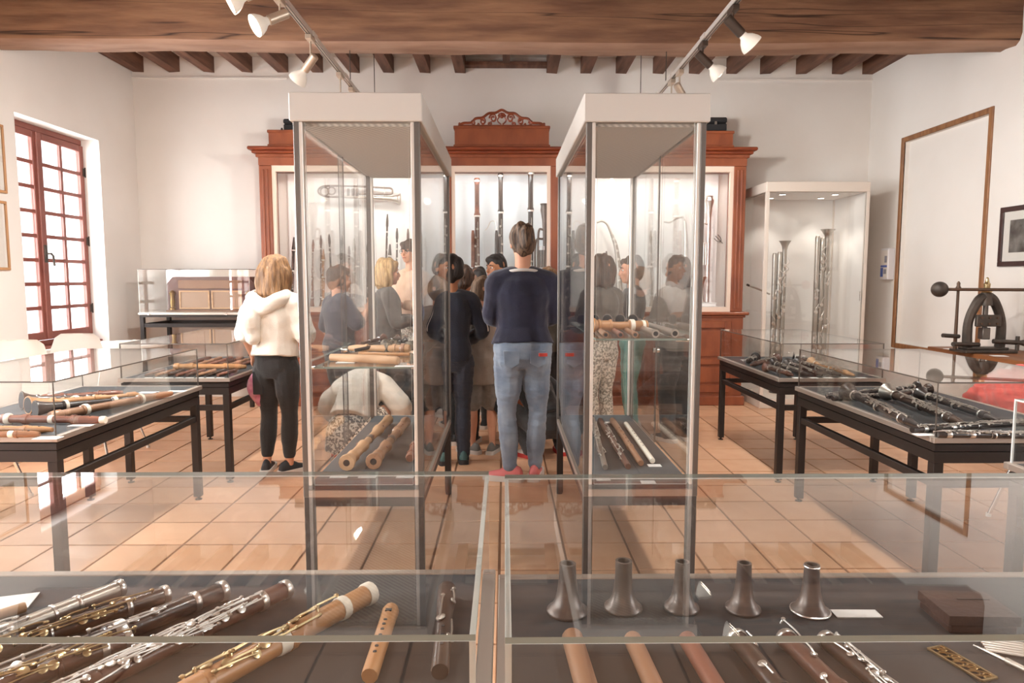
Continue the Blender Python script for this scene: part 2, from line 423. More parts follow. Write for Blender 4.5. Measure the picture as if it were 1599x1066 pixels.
mb = MB(); mb.box(2.3, XW, YB - .02, YB, 3.545, 3.56); struct('trim_2', mb, 'plaster', smooth=False)

# hewn main beam
def hewn(name, x0, x1, y0, y1, z0, z1, mat, nx, amp, seed, roll=.035):
    mb = MB(); rs = []
    prof = []
    for (ya, za, yb_, zb) in ((y0, z1, y0, z0), (y0, z0, y1, z0), (y1, z0, y1, z1), (y1, z1, y0, z1)):
        for k in range(5): prof.append((ya + (yb_ - ya) * k / 5, za + (zb - za) * k / 5))
    cy, cz = (y0 + y1) / 2, (z0 + z1) / 2
    for i in range(nx + 1):
        x = x0 + (x1 - x0) * i / nx; r = []
        for (y, z) in prof:
            p = V((x * .9 + seed, y * 3, z * 3)); n = mnoise.noise(p) * amp + mnoise.noise(p * 3.1) * amp * .45
            s = mnoise.noise(V((x * .35 + seed, 5, 2))) * .03
            dy, dz = y - cy, z - cz
            e = 0
            if abs(abs(dy) - (y1 - y0) / 2) < 1e-4 and abs(abs(dz) - (z1 - z0) / 2) < 1e-4: e = roll
            l = math.hypot(dy, dz)
            r.append(V((x, y + dy / l * (n - e), z + dz / l * (n - e) + s)))
        rs.append(r)
    mb.rings(rs); n_ = len(prof)
    mb.mi = [1 if k < nx * n_ and 5 <= k % n_ < 10 else 0 for k in range(len(mb.f))]
    return struct(name, mb, [mat, 'beam_under'], angle=50)
hewn('ceiling_beam', -XW - .1, XW + .1, 5.56, 5.86, 3.19, 3.63, 'beam_wood', 90, .022, 3)
hewn('ceiling_beam', -XW - .1, XW + .1, 1.2, 1.5, 3.19, 3.63, 'beam_wood', 60, .022, 9)
jx = [-4.03, -3.63, -3.26, -2.84, -2.44, -2.06, -1.66, -1.28, -.88, -.49, .52, .90, 1.29, 1.70, 2.10, 2.52, 2.90, 3.30, 3.70, 4.04]
for k, x in enumerate(jx):
    mb = MB(); w = .058
    x0, x1 = max(-XW, x - w), min(XW, x + w)
    rs = []
    for i in range(13):
        y = YF + (YB + .05 - YF) * i / 12; d = mnoise.noise(V((y * .7, k * 3.1, 0))) * .008
        rs.append([V((x0 + d, y, 3.615 + d)), V((x1 + d, y, 3.615 - d)), V((x1 + d, y, ZC + .02)), V((x0 + d, y, ZC + .02))])
    mb.rings(rs); struct('ceiling_joist', mb, 'joist_wood', smooth=False)
# trimmer pieces between the two middle joists, with dark slots above
mb = MB(); mb.box(-.44, .47, YB - .14, YB - .02, 3.66, 3.70, .004); mb.box(-.44, .47, YB - .5, YB - .42, 3.69, ZC + .01); mb.box(-.02, .06, YB - .44, YB - .1, 3.68, ZC)
struct('ceiling_trimmer', mb, 'joist_wood', smooth=False)

# windows -------------------------------------------------------------------------------------------
def build_window(name, loc, rz, w=1.50, z0=.73, z1=2.74):
    """window in its own frame: x along the wall (0..w), y out of the room, origin at sill end"""
    t = thing(name, None, None, loc, rz, kind='structure')
    f = MB(); fw = .055
    f.box(0, fw, -.03, .05, z0, z1, .006); f.box(w - fw, w, -.03, .05, z0, z1, .006)
    f.box(fw, w - fw, -.03, .05, z1 - fw, z1, .006); f.box(fw, w - fw, -.03, .05, z0, z0 + .05, .006)
    f.build('frame', 'window_wood', t, smooth=False)
    s = MB(); s.box(-.0, w, -.14, .03, z0 - .03, z0, .006); s.build('sill', 'window_wood', t, smooth=False)
    m = w / 2
    for k, (a, b) in enumerate(((fw + .004, m - .004), (m + .004, w - fw - .004))):
        c = MB(); st = .062; bt, tp = z0 + .055, z1 - fw - .004
        c.box(a, a + st, -.045, .0, bt, tp, .005); c.box(b - st, b, -.045, 0, bt, tp, .005)
        c.box(a + st, b - st, -.045, 0, tp - st, tp, .005); c.box(a + st, b - st, -.045, 0, bt, bt + .075, .005)
        leaf = c.build('casement', 'window_wood', t, smooth=False)
        gx0, gx1, gz0, gz1 = a + st, b - st, bt + .075, tp - st
        mu = MB(); mu.box((gx0 + gx1) / 2 - .018, (gx0 + gx1) / 2 + .018, -.036, -.01, gz0, gz1)
        mu.build('mullion', 'window_wood', leaf, smooth=False)
        rows = 8
        for r in range(1, rows):
            z = gz0 + (gz1 - gz0) * r / rows; mu = MB(); mu.box(gx0, gx1, -.037, -.009, z - .017, z + .017); mu.build('glazing_bar', 'window_wood', leaf, smooth=False)
        for r in range(rows):
            for q in range(2):
                xa = gx0 if q == 0 else (gx0 + gx1) / 2 + .018; xb = (gx0 + gx1) / 2 - .018 if q == 0 else gx1
                za, zb = gz0 + (gz1 - gz0) * r / rows, gz0 + (gz1 - gz0) * (r + 1) / rows
                pane('pane', leaf, xa, xb, -.022, -.018, za + .017, zb - .017, 'edge_green', 'glass_window')
        if k == 1:
            for z in (z0 + .32, z0 + 1.0, z1 - .32):
                h = MB(); h.cyl((b + .006, -.055, z - .05), (b + .006, -.055, z + .05), .011); h.box(b - .03, b + .03, -.05, -.044, z - .04, z + .04); h.build('hinge', 'iron', t)
    a = MB(); a.box(m - .03, m + .03, -.062, -.04, z0 + .06, z1 - .06, .006); a.build('astragal', 'window_wood', t, smooth=False)
    h = MB(); h.box(m - .018, m + .018, -.075, -.06, 1.50, 1.66, .003); h.cyl((m, -.07, 1.58), (m, -.12, 1.58), .009); h.tube([(m, -.115, 1.58), (m + .02, -.12, 1.56), (m + .03, -.12, 1.47)], .009)
    h.build('espagnolette_handle', 'iron', t)
    return t
build_window('window_1', (-XW - .21, 5.66, 0), PI / 2)
build_window('added_window_2', (-XW - .21, 2.61, 0), PI / 2)  # added window, out of view, to let in more daylight
build_window('added_window_3', (-XW - .21, -.19, 0), PI / 2)  # also added out of view for daylight
build_window('added_window_4', (XW + .21, 1.22 + .09, 0), -PI / 2)  # added on the right wall, out of view, to light the left side

# niche with a wooden surround on the right wall
mb = MB(); wd = .05
mb.box(XW - .014, XW + .012, NY0 - wd, NY0, NZ0 - wd, NZ1 + wd, .005); mb.box(XW - .014, XW + .012, NY1, NY1 + wd, NZ0 - wd, NZ1 + wd, .005)
mb.box(XW - .014, XW + .012, NY0, NY1, NZ1, NZ1 + wd, .005); mb.box(XW - .014, XW + .012, NY0, NY1, NZ0 - wd, NZ0, .005)
struct('trim_3', mb, 'niche_wood', smooth=False)

# ================================================================== BIG CABINET ON THE BACK WALL
cab = thing('display_cabinet', 'long carved reddish wooden display cabinet with white lit bays on back wall', 'cabinet', (0, 0, 0))
CY0, CYB = 7.24, 7.795
def part(mb, name, mat, parent, **k): return mb.build(name, mat, parent, **k)
b = MB(); b.box(-2.53, 2.53, CY0 - .03, CYB, .08, .94); part(b, 'base_body', 'cabinet_wood', cab, smooth=False)
b = MB(); b.box(-2.56, 2.56, CY0 - .06, CYB, 0, .10, .008); part(b, 'plinth', 'cabinet_wood', cab, smooth=False)
b = MB(); b.box(-2.55, 2.55, CY0 - .05, CYB, .94, .965, .006); b.box(-2.58, 2.58, CY0 - .08, CYB, .965, 1.0, .01); part(b, 'waist_moulding', 'cabinet_wood', cab, smooth=False)
px0 = [-2.45, -1.50, -.55, .50, 1.48]; px1 = [-1.58, -.63, .42, 1.40, 2.40]
for a, c in zip(px0, px1):
    b = MB()
    for (u0, u1, w0, w1) in ((a, a + .07, .14, .90), (c - .07, c, .14, .90), (a + .07, c - .07, .83, .90), (a + .07, c - .07, .14, .22), (a + .07, c - .07, .44, .50)):
        b.box(u0, u1, CY0 - .055, CY0 - .03, w0, w1, .004)
    d = part(b, 'door', 'cabinet_wood', cab, smooth=False)
    for (w0, w1) in ((.25, .41), (.53, .80)):
        b = MB(); b.box(a + .10, c - .10, CY0 - .045, CY0 - .028, w0, w1, .008); part(b, 'panel', 'cabinet_wood', d, smooth=False)
bays = [(-2.42, -.645), (-.555, .48), (.565, 2.40)]
for (a, c) in ((-2.55, -2.42), (-.645, -.555), (.48, .565), (2.40, 2.53)):
    b = MB(); b.box(a, c, CY0, CY0 + .07, 1.0, 2.52, .006)
    if c - a > .1: b.box(a + .035, a + .055, CY0 - .012, CY0 + .01, 1.03, 2.48, .004); b.box(c - .055, c - .035, CY0 - .012, CY0 + .01, 1.03, 2.48, .004)
    part(b, 'post', 'cabinet_wood', cab, smooth=False)
b = MB(); b.box(-2.55, 2.53, CY0 - .005, CYB, 2.52, 2.62); b.box(-2.57, 2.55, CY0 - .03, CYB, 2.60, 2.635, .006); part(b, 'header', 'cabinet_wood', cab, smooth=False)
b = MB(); b.box(-2.60, 2.58, CY0 - .06, CYB, 2.635, 2.665, .008); b.box(-2.63, 2.61, CY0 - .10, CYB, 2.665, 2.70, .01); part(b, 'cornice', 'cabinet_wood_dark', cab, smooth=False)
for k, (a, c) in enumerate(bays):
    bm_ = 'cab_blue' if k == 1 else 'cab_white'
    b = MB(); b.box(a, c, CYB - .03, CYB - .01, 1.0, 2.5); part(b, 'back_panel', bm_, cab, smooth=False)
    b = MB(); b.box(a, c, CY0 + .04, CYB - .03, 1.0, 1.045); part(b, 'display_floor', 'cab_white', cab, smooth=False)
    b = MB(); fw = .035
    b.box(a, a + fw, CY0 + .01, CY0 + .05, 1.0, 2.52); b.box(c - fw, c, CY0 + .01, CY0 + .05, 1.0, 2.52); b.box(a + fw, c - fw, CY0 + .01, CY0 + .05, 2.46, 2.52); b.box(a + fw, c - fw, CY0 + .01, CY0 + .05, 1.0, 1.05)
    part(b, 'glazing_frame', 'cream', cab, smooth=False)
    n = 1 if k == 1 else 2; w = (c - a - 2 * fw) / n
    for q in range(n):
        pane('pane', cab, a + fw + q * w + .001, a + fw + (q + 1) * w - .001, CY0 + .026, CY0 + .032, 1.05, 2.46, 'edge_green')
    # strip lamp behind the header
    b = MB(); b.box(a + .06, c - .06, CY0 + .08, CY0 + .13, 2.475, 2.50); part(b, 'lamp_strip', 'downlight', cab, smooth=False)
    area('cabinet_lamp', ((a + c) / 2, CY0 + .14, 2.46), (0, .45, -1), c - a - .2, .06, (5 if k != 1 else 2.0), (1, .98, .95) if k != 1 else (.86, .95, 1))
for a, c in ((-2.55, -2.535), (2.515, 2.53)):
    b = MB(); b.box(a, c, CY0 + .07, CYB, 1.0, 2.52); part(b, 'side_panel', 'cabinet_wood', cab, smooth=False)
for (a, c, zt) in ((-.515, .46, 2.92), (-2.43, -1.50, 2.875), (1.42, 2.37, 2.875)):
    b = MB(); b.box(a, c, CY0 - .02, CYB - .1, 2.70, zt - .02); b.box(a - .012, c + .012, CY0 - .032, CYB - .09, zt - .03, zt, .005); b.box(a - .012, c + .012, CY0 - .032, CYB - .09, 2.70, 2.73, .005)
    part(b, 'pediment', 'cabinet_wood', cab, smooth=False)
# pierced crest of scrolls
def crest(parent, cx, z0, hw, h, y, mat):
    b = MB()
    def P(u, w): return (cx + u * hw, y, z0 + w * h)
    out = [P(-.98, .02), P(-.88, .18), P(-.70, .22), P(-.60, .48), P(-.44, .55), P(-.30, .82), P(-.14, .86), P(0, 1.04), P(.14, .86), P(.30, .82), P(.44, .55), P(.60, .48), P(.70, .22), P(.88, .18), P(.98, .02)]
    b.tube(out, .014, 6, res=5)
    b.bar(P(-1, .02), P(1, .02), .016, .016)
    for s in (-1, 1):
        for (u, w, r, t0, tw) in ((.20, .50, .24, 0, 1.4), (.44, .30, .20, .5, 1.4), (.66, .18, .13, .8, 1.2), (.28, .14, .12, 2, 1.2), (.54, .06, .07, 1, 1)):
            pts = []
            for i in range(22):
                q = i / 21; a = t0 + q * tw * 2 * PI; rr = r * (1 - .72 * q)
                pts.append(P(s * (u + rr * math.cos(a) * .36), w + rr * math.sin(a) * 1.25))
            b.tube(pts, .0105, 6)
        b.ball(P(s * .97, .14), .014, 8, 6)
        b.tube([P(s * .02, .1), P(s * .10, .35), P(s * .05, .62)], .008, 6, res=4)
    for i in range(7):
        a = PI * i / 6; c = P(.085 * math.cos(a), .66 + .20 * math.sin(a))
        b.tube([P(0, .60), c, P(.05 * math.cos(a + .3), .74 + .05 * math.sin(a))], .009, 6, res=4)
    b.ball(P(0, .62), .02, 10, 8)
    for v in range(1): pass
    return b.build('crest', mat, parent)
crest(cab, -.028, 2.92, .45, .155, CY0 - .01, 'cabinet_wood_dark')
# instrument cases on top of the cabinet
def black_box(loc, w, d, h, label, rz=0):
    t = thing('instrument_case', label, 'case', loc, rz)
    b = MB(); b.box(-w / 2, w / 2, -d / 2, d / 2, .008, h * .6, .01); b.build('case_body', 'black_case', t, smooth=False)
    b = MB(); b.box(-w / 2 - .003, w / 2 + .003, -d / 2 - .003, d / 2 + .003, h * .6 + .003, h, .012); b.build('lid', 'black_case', t, smooth=False)
    for x in (-w * .3, w * .3):
        b = MB(); b.box(x - .012, x + .012, -d / 2 - .009, -d / 2 - .001, h * .5, h * .7); b.build('latch', 'silver_dull', t, smooth=False)
    b = MB(); b.tube([(-.05, -d / 2, h * .4), (-.05, -d / 2 - .03, h * .4), (.05, -d / 2 - .03, h * .4), (.05, -d / 2, h * .4)], .006, res=3); b.build('handle', 'black_plastic', t)
    for x in (-w * .4, w * .4):
        for y in (-d * .35, d * .35):
            b = MB(); b.cyl((x, y, 0), (x, y, .01), .01); b.build('foot', 'black_plastic', t)
black_box((2.02, 7.42, 2.875), .6, .3, .15, 'black instrument case on top of the cabinet at its right end')
black_box((-2.02, 7.44, 2.875), .56, .28, .13, 'small black instrument case on top of the cabinet at its left end')
for (x, zt, lab, h) in ((-2.335, 2.875, 'small dark turned peg standing on the cabinet top near the left', .05),):
    t = thing('turned_peg', lab, 'peg', (x, 7.36, zt))
    b = MB(); b.lathe((0, 0, 0), (0, 0, 1), [(0, .014), (.01, .016), (.02, .008), (.035, .013), (h, .005)]); b.build('stem', 'ebony', t)
    b = MB(); b.lathe((0, 0, 0), (0, 0, 1), [(0, .02), (.004, .02), (.006, .012)]); b.build('foot', 'ebony', t)

# ================================================================== TALL GLASS CASES
def tall_case(label, x0, x1, y0, y1, shelf_z, seam_side, edge):
    t = thing('tall_glass_case', label, 'display case', ((x0 + x1) / 2, (y0 + y1) / 2, 0), 0, 'tall glass cases')
    w, l = (x1 - x0) / 2, (y1 - y0) / 2
    zt0, zt1, zb = 1.965, 2.075, .50
    b = MB(); b.box(-w - .012, w + .012, -l - .012, l + .012, zt0, zt1, .004); cap = b.build('cap', 'case_white', t, smooth=False)
    b = MB(); b.box(-w + .03, w - .03, -l + .03, l - .03, zt0 - .012, zt0 - .001); b.build('diffuser', 'diffuser', cap, smooth=False)
    for sx in (-1, 1):
        for sy in (-1, 1):
            b = MB(); a, c = sorted((sx * w, sx * (w - .022))); e, f = sorted((sy * l, sy * (l - .03)))
            b.box(a, c, e, f, zb - .05, zt0, .002); p = b.build('post', 'alu_grey', t, smooth=False)
            b = MB(); a, c = sorted((sx * (w - .022), sx * (w - .036))); b.box(a, c, e, f, zb, zt0, .002); b.build('inner_profile', 'alu_light', p, smooth=False)
            b = MB(); a, c = sorted((sx * (w - .002), sx * (w - .04))); e, f = sorted((sy * (l - .002), sy * (l - .04))); b.box(a, c, e, f, .012, zb - .05, .002); g = b.build('leg', 'steel_dark', t, smooth=False)
            b = MB(); b.cyl((sx * (w - .02), sy * (l - .02), 0), (sx * (w - .02), sy * (l - .02), .014), .018); b.build('foot', 'steel_dark', g)
    for (a, c, e, f) in ((-w + .02, w - .02, -l + .004, -l + .012), (-w + .02, w - .02, l - .012, l - .004)):
        pane('pane', t, a + .025, c - .025, e, f, zb, zt0, edge)
    for sx in (-1, 1):
        x = sx * (w - .009)
        if sx == seam_side:
            pane('pane', t, x - .003, x + .003, -l + .03, .06, zb, zt0, 'edge_dark'); pane('pane', t, x - .012, x - .006, .0, l - .03, zb, zt0, 'edge_dark')
            b = MB(); b.cyl((x - .02, .03, .98), (x + .012, .03, .98), .012); b.build('lock', 'chrome', t)
        else: pane('pane', t, x - .003, x + .003, -l + .03, l - .03, zb, zt0, 'edge_dark')
    b = MB(); b.box(-w + .001, w - .001, -l + .001, l - .001, zb - .05, zb - .022); b.build('tray_rim', 'alu', t, smooth=False)
    b = MB(); b.box(-w + .004, w - .004, -l + .004, l - .004, zb - .09, zb - .05); b.build('apron', 'steel_dark', t, smooth=False)
    b = MB(); b.box(-w + .024, w - .024, -l + .014, l - .014, zb - .022, zb); b.build('felt_tray', 'felt', t, smooth=False)
    pane('glass_shelf', t, -w + .05, w - .05, -l + .03, l - .34, shelf_z - .008, shelf_z, 'edge_green', 'glass_shelf')
    for sx in (-1, 1):
        for y in (-l + .12, l - .5):
            b = MB(); b.cyl((sx * (w - .013), y, shelf_z - .015), (sx * (w - .075), y, shelf_z - .015), .0065); b.build('shelf_pin', 'chrome', t)
    return t
TY0, TY1 = 2.76, 4.22
tall_case('tall glass case with wooden pipes on its shelf, left of the centre aisle', -.832, -.335, TY0, TY1, .990, -1, 'edge_bright')
tall_case('tall glass case with flutes in its tray, right of the centre aisle', .325, .80, TY0, TY1, 1.105, 1, 'edge_bright')

# ================================================================== TABLE CASES
def table_case(label, x0, x1, y0, y1, edge='edge_dark', th=.006, ztop=.93, zt=.70, rim='alu'):
    t = thing('table_case', label, 'display case', ((x0 + x1) / 2, (y0 + y1) / 2, 0), 0, 'table display cases')
    w, l = (x1 - x0) / 2, (y1 - y0) / 2
    r = .014
    b = MB()
    for (a, c, e, f) in ((-w - r, w + r, -l - r, -l + .01), (-w - r, w + r, l - .01, l + r), (-w - r, -w + .01, -l + .01, l - .01), (w - .01, w + r, -l + .01, l - .01)):
        b.box(a, c, e, f, zt - .022, zt + .002, .002)
    b.build('rim', rim, t, smooth=False)
    b = MB(); b.box(-w + .01, w - .01, -l + .01, l - .01, zt - .03, zt); b.build('felt_tray', 'felt_black' if edge == 'edge_dark' else 'felt', t, smooth=False)
    b = MB(); b.box(-w, w, -l, l, zt - .058, zt - .030); b.build('case_bottom', 'steel_dark', t, smooth=False)
    b = MB()
    for (a, c, e, f) in ((-w, w, -l, -l + .03), (-w, w, l - .03, l), (-w, -w + .03, -l + .03, l - .03), (w - .03, w, -l + .03, l - .03)): b.box(a, c, e, f, zt - .108, zt - .062)
    b.build('apron', 'steel_dark', t, smooth=False)
    s = .042
    for sx in (-1, 1):
        for sy in (-1, 1):
            a, c = sorted((sx * w, sx * (w - s))); e, f = sorted((sy * l, sy * (l - s)))
            b = MB(); b.box(a, c, e, f, .022, zt - .108, .002); g = b.build('leg', 'steel_dark', t, smooth=False)
            b = MB(); b.cyl((sx * (w - s / 2), sy * (l - s / 2), 0), (sx * (w - s / 2), sy * (l - s / 2), .006), .02); b.cyl((sx * (w - s / 2), sy * (l - s / 2), .006), (sx * (w - s / 2), sy * (l - s / 2), .024), .007); b.build('foot', 'steel_dark', g)
    for sx in (-1, 1):
        a, c = sorted((sx * (w - .006), sx * (w - .036))); b = MB(); b.box(a, c, -l + s, l - s, .485, .52, .002); b.build('stretcher', 'steel_dark', t, smooth=False)
        a, c = sorted((sx * (l - .006), sx * (l - .036))); b = MB(); b.box(-w + s, w - s, a, c, .485, .52, .002); b.build('stretcher', 'steel_dark', t, smooth=False)
    pane('top_pane', t, -w, w, -l, l, ztop - th, ztop, edge if edge != 'edge_bright' or th < .007 else 'edge_top')
    pane('pane', t, -w, w, -l, -l + th, zt, ztop - th - .0005, edge); pane('pane', t, -w, w, l - th, l, zt, ztop - th - .0005, edge)
    pane('pane', t, -w, -w + th, -l + th + .0005, l - th - .0005, zt, ztop - th - .0005, edge); pane('pane', t, w - th, w, -l + th + .0005, l - th - .0005, zt, ztop - th - .0005, edge)
    return t
table_case('nearest table case holding flutes with silver keys, front left', -1.335, -.035, .775, 1.465, 'edge_bright', .008)
table_case('nearest table case holding upright metal bells, front right', .0, 1.30, .768, 1.438, 'edge_bright', .008)
table_case('glass table case of shawms and white rings at the left edge', -2.56, -1.86, 2.80, 4.13)
table_case('glass table case of small wooden flutes beside the girl in white', -2.51, -1.81, 4.45, 5.72)
table_case('glass table case of keyed clarinets at the right edge', 1.77, 2.50, 2.74, 4.06)
table_case('glass table case of clarinets in front of the white corner vitrine', 1.80, 2.48, 4.41, 5.66)
table_case('glass table case with only its white corner showing at far right', 1.79, 2.49, 1.03, 2.35, 'edge_bright')

# ================================================================== MIRRORED CASE, BACK LEFT
t = thing('mirror_case', 'raised glass case holding a small wooden organ, against the back wall left', 'display case', (-3.225, 7.44, 0))
w, l = .575, .30
for sx in (-1, 1):
    for sy in (-1, 1):
        b = MB(); a, c = sorted((sx * w, sx * (w - .04))); e, f = sorted((sy * l, sy * (l - .04))); b.box(a, c, e, f, 0, .95, .002); b.build('leg', 'steel_dark', t, smooth=False)
    b = MB(); a, c = sorted((sx * (w - .005), sx * (w - .035))); b.box(a, c, -l + .04, l - .04, .845, .885); b.build('stretcher', 'steel_dark', t, smooth=False)
    b = MB(); a, c = sorted((sx * (l - .005), sx * (l - .035))); b.box(-w + .04, w - .04, a, c, .845, .885); b.build('stretcher', 'steel_dark', t, smooth=False)
b = MB(); b.box(-w, w, -l, l, .95, .975); b.build('apron', 'steel_dark', t, smooth=False)
b = MB(); b.box(-w - .01, w + .01, -l - .01, l + .01, .975, 1.0, .003); b.build('rim', 'alu_light', t, smooth=False)
for x in (-w + .1, w - .25): 
    b = MB(); b.cyl((x, -l - .02, .985), (x, -l - .005, .985), .012); b.build('lock', 'chrome', t)
pane('top_pane', t, -w, w, -l, l, 1.444, 1.45, 'edge_dark')
pane('pane', t, -w, w, -l, -l + .006, 1.0, 1.443, 'edge_bright'); pane('pane', t, -w, -w + .006, -l + .007, l - .007, 1.0, 1.443, 'edge_bright'); pane('pane', t, w - .006, w, -l + .007, l - .007, 1.0, 1.443, 'edge_bright')
b = MB(); b.box(-w, w, l - .006, l, 1.0, 1.443); b.build('mirror_back', 'chrome', t, smooth=False)
t = thing('chamber_organ', 'small brown wooden organ with two panels and gilt columns in the raised case', 'organ', (-3.12, 7.44, 1.0))
b = MB(); pts = [(-.46, 0), (.46, 0), (.46, .30), (.40, .37), (-.40, .37), (-.46, .30)]; b.prism(pts, -.14, .16); b.build('body', 'organ_dark', t, smooth=False)
b = MB(); b.box(-.47, .47, -.16, .17, 0.001, .02); b.build('plinth', 'organ_wood', t, smooth=False)
b = MB(); b.box(-.34, .34, -.15, -.139, .245, .335, .003); b.build('fretwork_panel', 'organ_wood', t, smooth=False)
for (a, c) in ((-.33, -.01), (.01, .33)):
    b = MB(); b.box(a, c, -.15, -.139, .03, .225, .003); d = b.build('door', 'organ_panel', t, smooth=False)
    b = MB()
    for (u0, u1, z0, z1) in ((a, a + .015, .03, .225), (c - .015, c, .03, .225), (a + .015, c - .015, .21, .225), (a + .015, c - .015, .03, .045)): b.box(u0, u1, -.158, -.149, z0, z1)
    b.build('door_frame', 'pale_wood', d, smooth=False)
for x in (-.40, .40):
    b = MB(); b.lathe((x, -.155, .021), (x, -.155, 1), [(0, .03), (.02, .03), (.03, .02), (.08, .026), (.13, .018), (.16, .026), (.18, .032), (.205, .012)]); b.build('column', 'gilt', t)

# ================================================================== WHITE CORNER VITRINE, BACK RIGHT
t = thing('corner_vitrine', 'tall white framed glass vitrine with downlights in the right back corner', 'display case', (3.19, 7.38, 0))
w, l = .53, .37; zt = 2.33
b = MB(); b.box(-w, w, -l, l, 0, .10, .004); b.build('plinth', 'vit_base', t, smooth=False)
b = MB(); b.box(-w, w, -l, l, zt - .10, zt, .004); cp = b.build('cap', 'vit_base', t, smooth=False)
b = MB(); b.box(-w + .04, w - .04, -l + .04, l - .04, zt - .105, zt - .101); b.build('ceiling_panel', 'vit_white', cp, smooth=False)
b = MB(); b.box(-w + .005, w - .005, l - .02, l - .005, .10, zt - .10); b.build('back_panel', 'vit_white', t, smooth=False)
b = MB(); b.box(w - .02, w - .005, -l + .04, l - .02, .10, zt - .10); b.build('side_panel', 'vit_white', t, smooth=False)
for sx in (-1, 1):
    for sy in (-1, 1):
        b = MB(); a, c = sorted((sx * w, sx * (w - .035))); e, f = sorted((sy * l, sy * (l - .035))); b.box(a, c, e, f, .10, zt - .10, .002); b.build('post', 'vit_base', t, smooth=False)
pane('door_pane', t, -w + .036, w - .036, -l + .008, -l + .014, .105, zt - .105, 'edge_dark')
pane('pane', t, -w + .008, -w + .014, -l + .036, l - .036, .105, zt - .105, 'edge_dark')
b = MB(); b.box(w - .06, w - .05, -l - .006, -l + .006, 1.12, 1.22); b.build('lock', 'chrome', t, smooth=False)
for x in (-.3, .25):
    for y in (-.2, .12):
        b = MB(); b.cyl((x, y, zt - .112), (x, y, zt - .1055), .03, n=16); d = b.build('downlight', 'downlight', t)
        b = MB(); b.torus((x, y, zt - .108), .034, .005); b.build('downlight_ring', 'chrome', d)
        ld = bpy.data.lights.new('downlight_beam', 'SPOT'); ld.energy = 9; ld.spot_size = 1.5; ld.spot_blend = .6; ld.shadow_soft_size = .03; ld.color = (1, .93, .84)
        lo = bpy.data.objects.new('downlight_beam', ld); col.objects.link(lo); lo.location = (3.19 + x, 7.38 + y, zt - .125)

# ================================================================== TRACK LIGHTS
def track(label, x, y0, y1, rods):
    t = thing('light_track', label, 'light track', (x, 0, 2.9))
    b = MB(); b.box(-.017, .017, y0, y1, 0, .03); b.build('rail', 'alu_light', t, smooth=False)
    for s in (-1, 1):
        b = MB(); b.box(s * .009 - .003, s * .009 + .003, y0, y1, -.003, .001); b.build('conductor_lip', 'alu_grey', t, smooth=False)
    for y in rods:
        b = MB(); b.cyl((0, y, .03), (0, y, 3.62 - 2.9 if not (5.5 < y < 5.9) else 3.2 - 2.9), .004, n=8); b.build('suspension_rod', 'iron', t)
    for y in np.arange(y0 + .3, y1, .9):
        b = MB(); b.box(-.022, .022, y - .05, y + .05, -.002, .033); b.build('coupler', 'alu_light', t, smooth=False)
track('left ceiling light track running over the left tall case', -1.245, 1.6, 6.9, (3.2, 5.7, 6.75))
track('right ceiling light track running over the right tall case', 1.31, 1.6, 6.9, (3.2, 5.7, 6.75))
def spot_lamp(label, x, y, aim, dark=False, lit=True, power=120, drop=.10, k=1.0):
    """aim: direction of the beam"""
    t = thing('track_spotlight', label, 'spotlight', (x, y, 2.9), 0, 'track spotlights')
    a = V(aim).normalized(); piv = V((0, 0, -drop))
    b = MB(); b.box(-.02, .02, -.05, .05, -.035, -.0035, .003); b.build('adaptor', 'lamp_dark' if dark else 'lamp_satin', t, smooth=False)
    b = MB(); b.cyl((0, 0, -.035), piv, .006, n=8); b.ball(piv, .014); b.build('arm', 'lamp_dark' if dark else 'lamp_satin', t)
    s = piv - a * .05 * k; e = piv + a * .075 * k
    b = MB(); b.lathe(s, e, [(0, .020 * k), (.006, .027 * k), (.12 * k, .027 * k), (.125 * k, .022 * k)]); b.build('lamp_holder', 'lamp_dark' if dark else 'lamp_satin', t)
    b = MB(); b.lathe(e, e + a, [(0, .020 * k), (.015 * k, .024 * k), (.035 * k, .042 * k), (.06 * k, .055 * k), (.078 * k, .060 * k), (.084 * k, .060 * k)], 20, cap=False); b.build('reflector_bulb', 'lamp_reflector', t)
    b = MB(); b.lathe(e + a * .078 * k, e + a, [(0, .057 * k), (.006 * k, .050 * k), (.010 * k, .025 * k), (.011 * k, .004)], 20); b.build('lens', 'lamp_lens' if lit else 'silver', t)
    if lit:
        ld = bpy.data.lights.new('track_beam', 'SPOT'); ld.energy = power; ld.spot_size = 2.7; ld.spot_blend = .9; ld.shadow_soft_size = .05; ld.color = (1, .96, .91)
        lo = bpy.data.objects.new('track_beam', ld); col.objects.link(lo)
        lo.location = V((x, y, 2.9)) + e + a * .11 * k; lo.rotation_euler = a.to_track_quat('-Z', 'Y').to_euler()
XL, XR = -1.245, 1.31
SP, SR = 115, 62
spot_lamp('bright spotlight nearest the top edge on the left track', XL, 3.95, (-.72, -.48, -.50), power=SP)
spot_lamp('bright spotlight cut by the top edge on the left track', XL, 3.62, (-.80, -.3, -.45), power=SP)
spot_lamp('satin spotlight hanging mid way along the left track', XL, 4.55, (-.62, .30, -.62), power=SP * 1.3, drop=.16)
spot_lamp('satin spotlight just above the left tall case, tilted right', XL, 5.35, (.45, -.12, -.70), power=SP * .4, drop=.2)
spot_lamp('small bright spotlight half hidden by the left tall case cap', XL, 5.75, (-.50, .75, -.25), power=SP * .28, drop=.2)
spot_lamp('spotlight on the left track over the nearest case', XL, 2.0, (.15, -.35, -.8), power=70)
spot_lamp('dark spotlight nearest the top edge on the right track', XR, 4.05, (.62, .10, -.55), True, power=SR * .55, k=1.05)
spot_lamp('dark spotlight second from the top edge on the right track', XR, 4.65, (.60, .05, -.52), True, power=SR * .6)
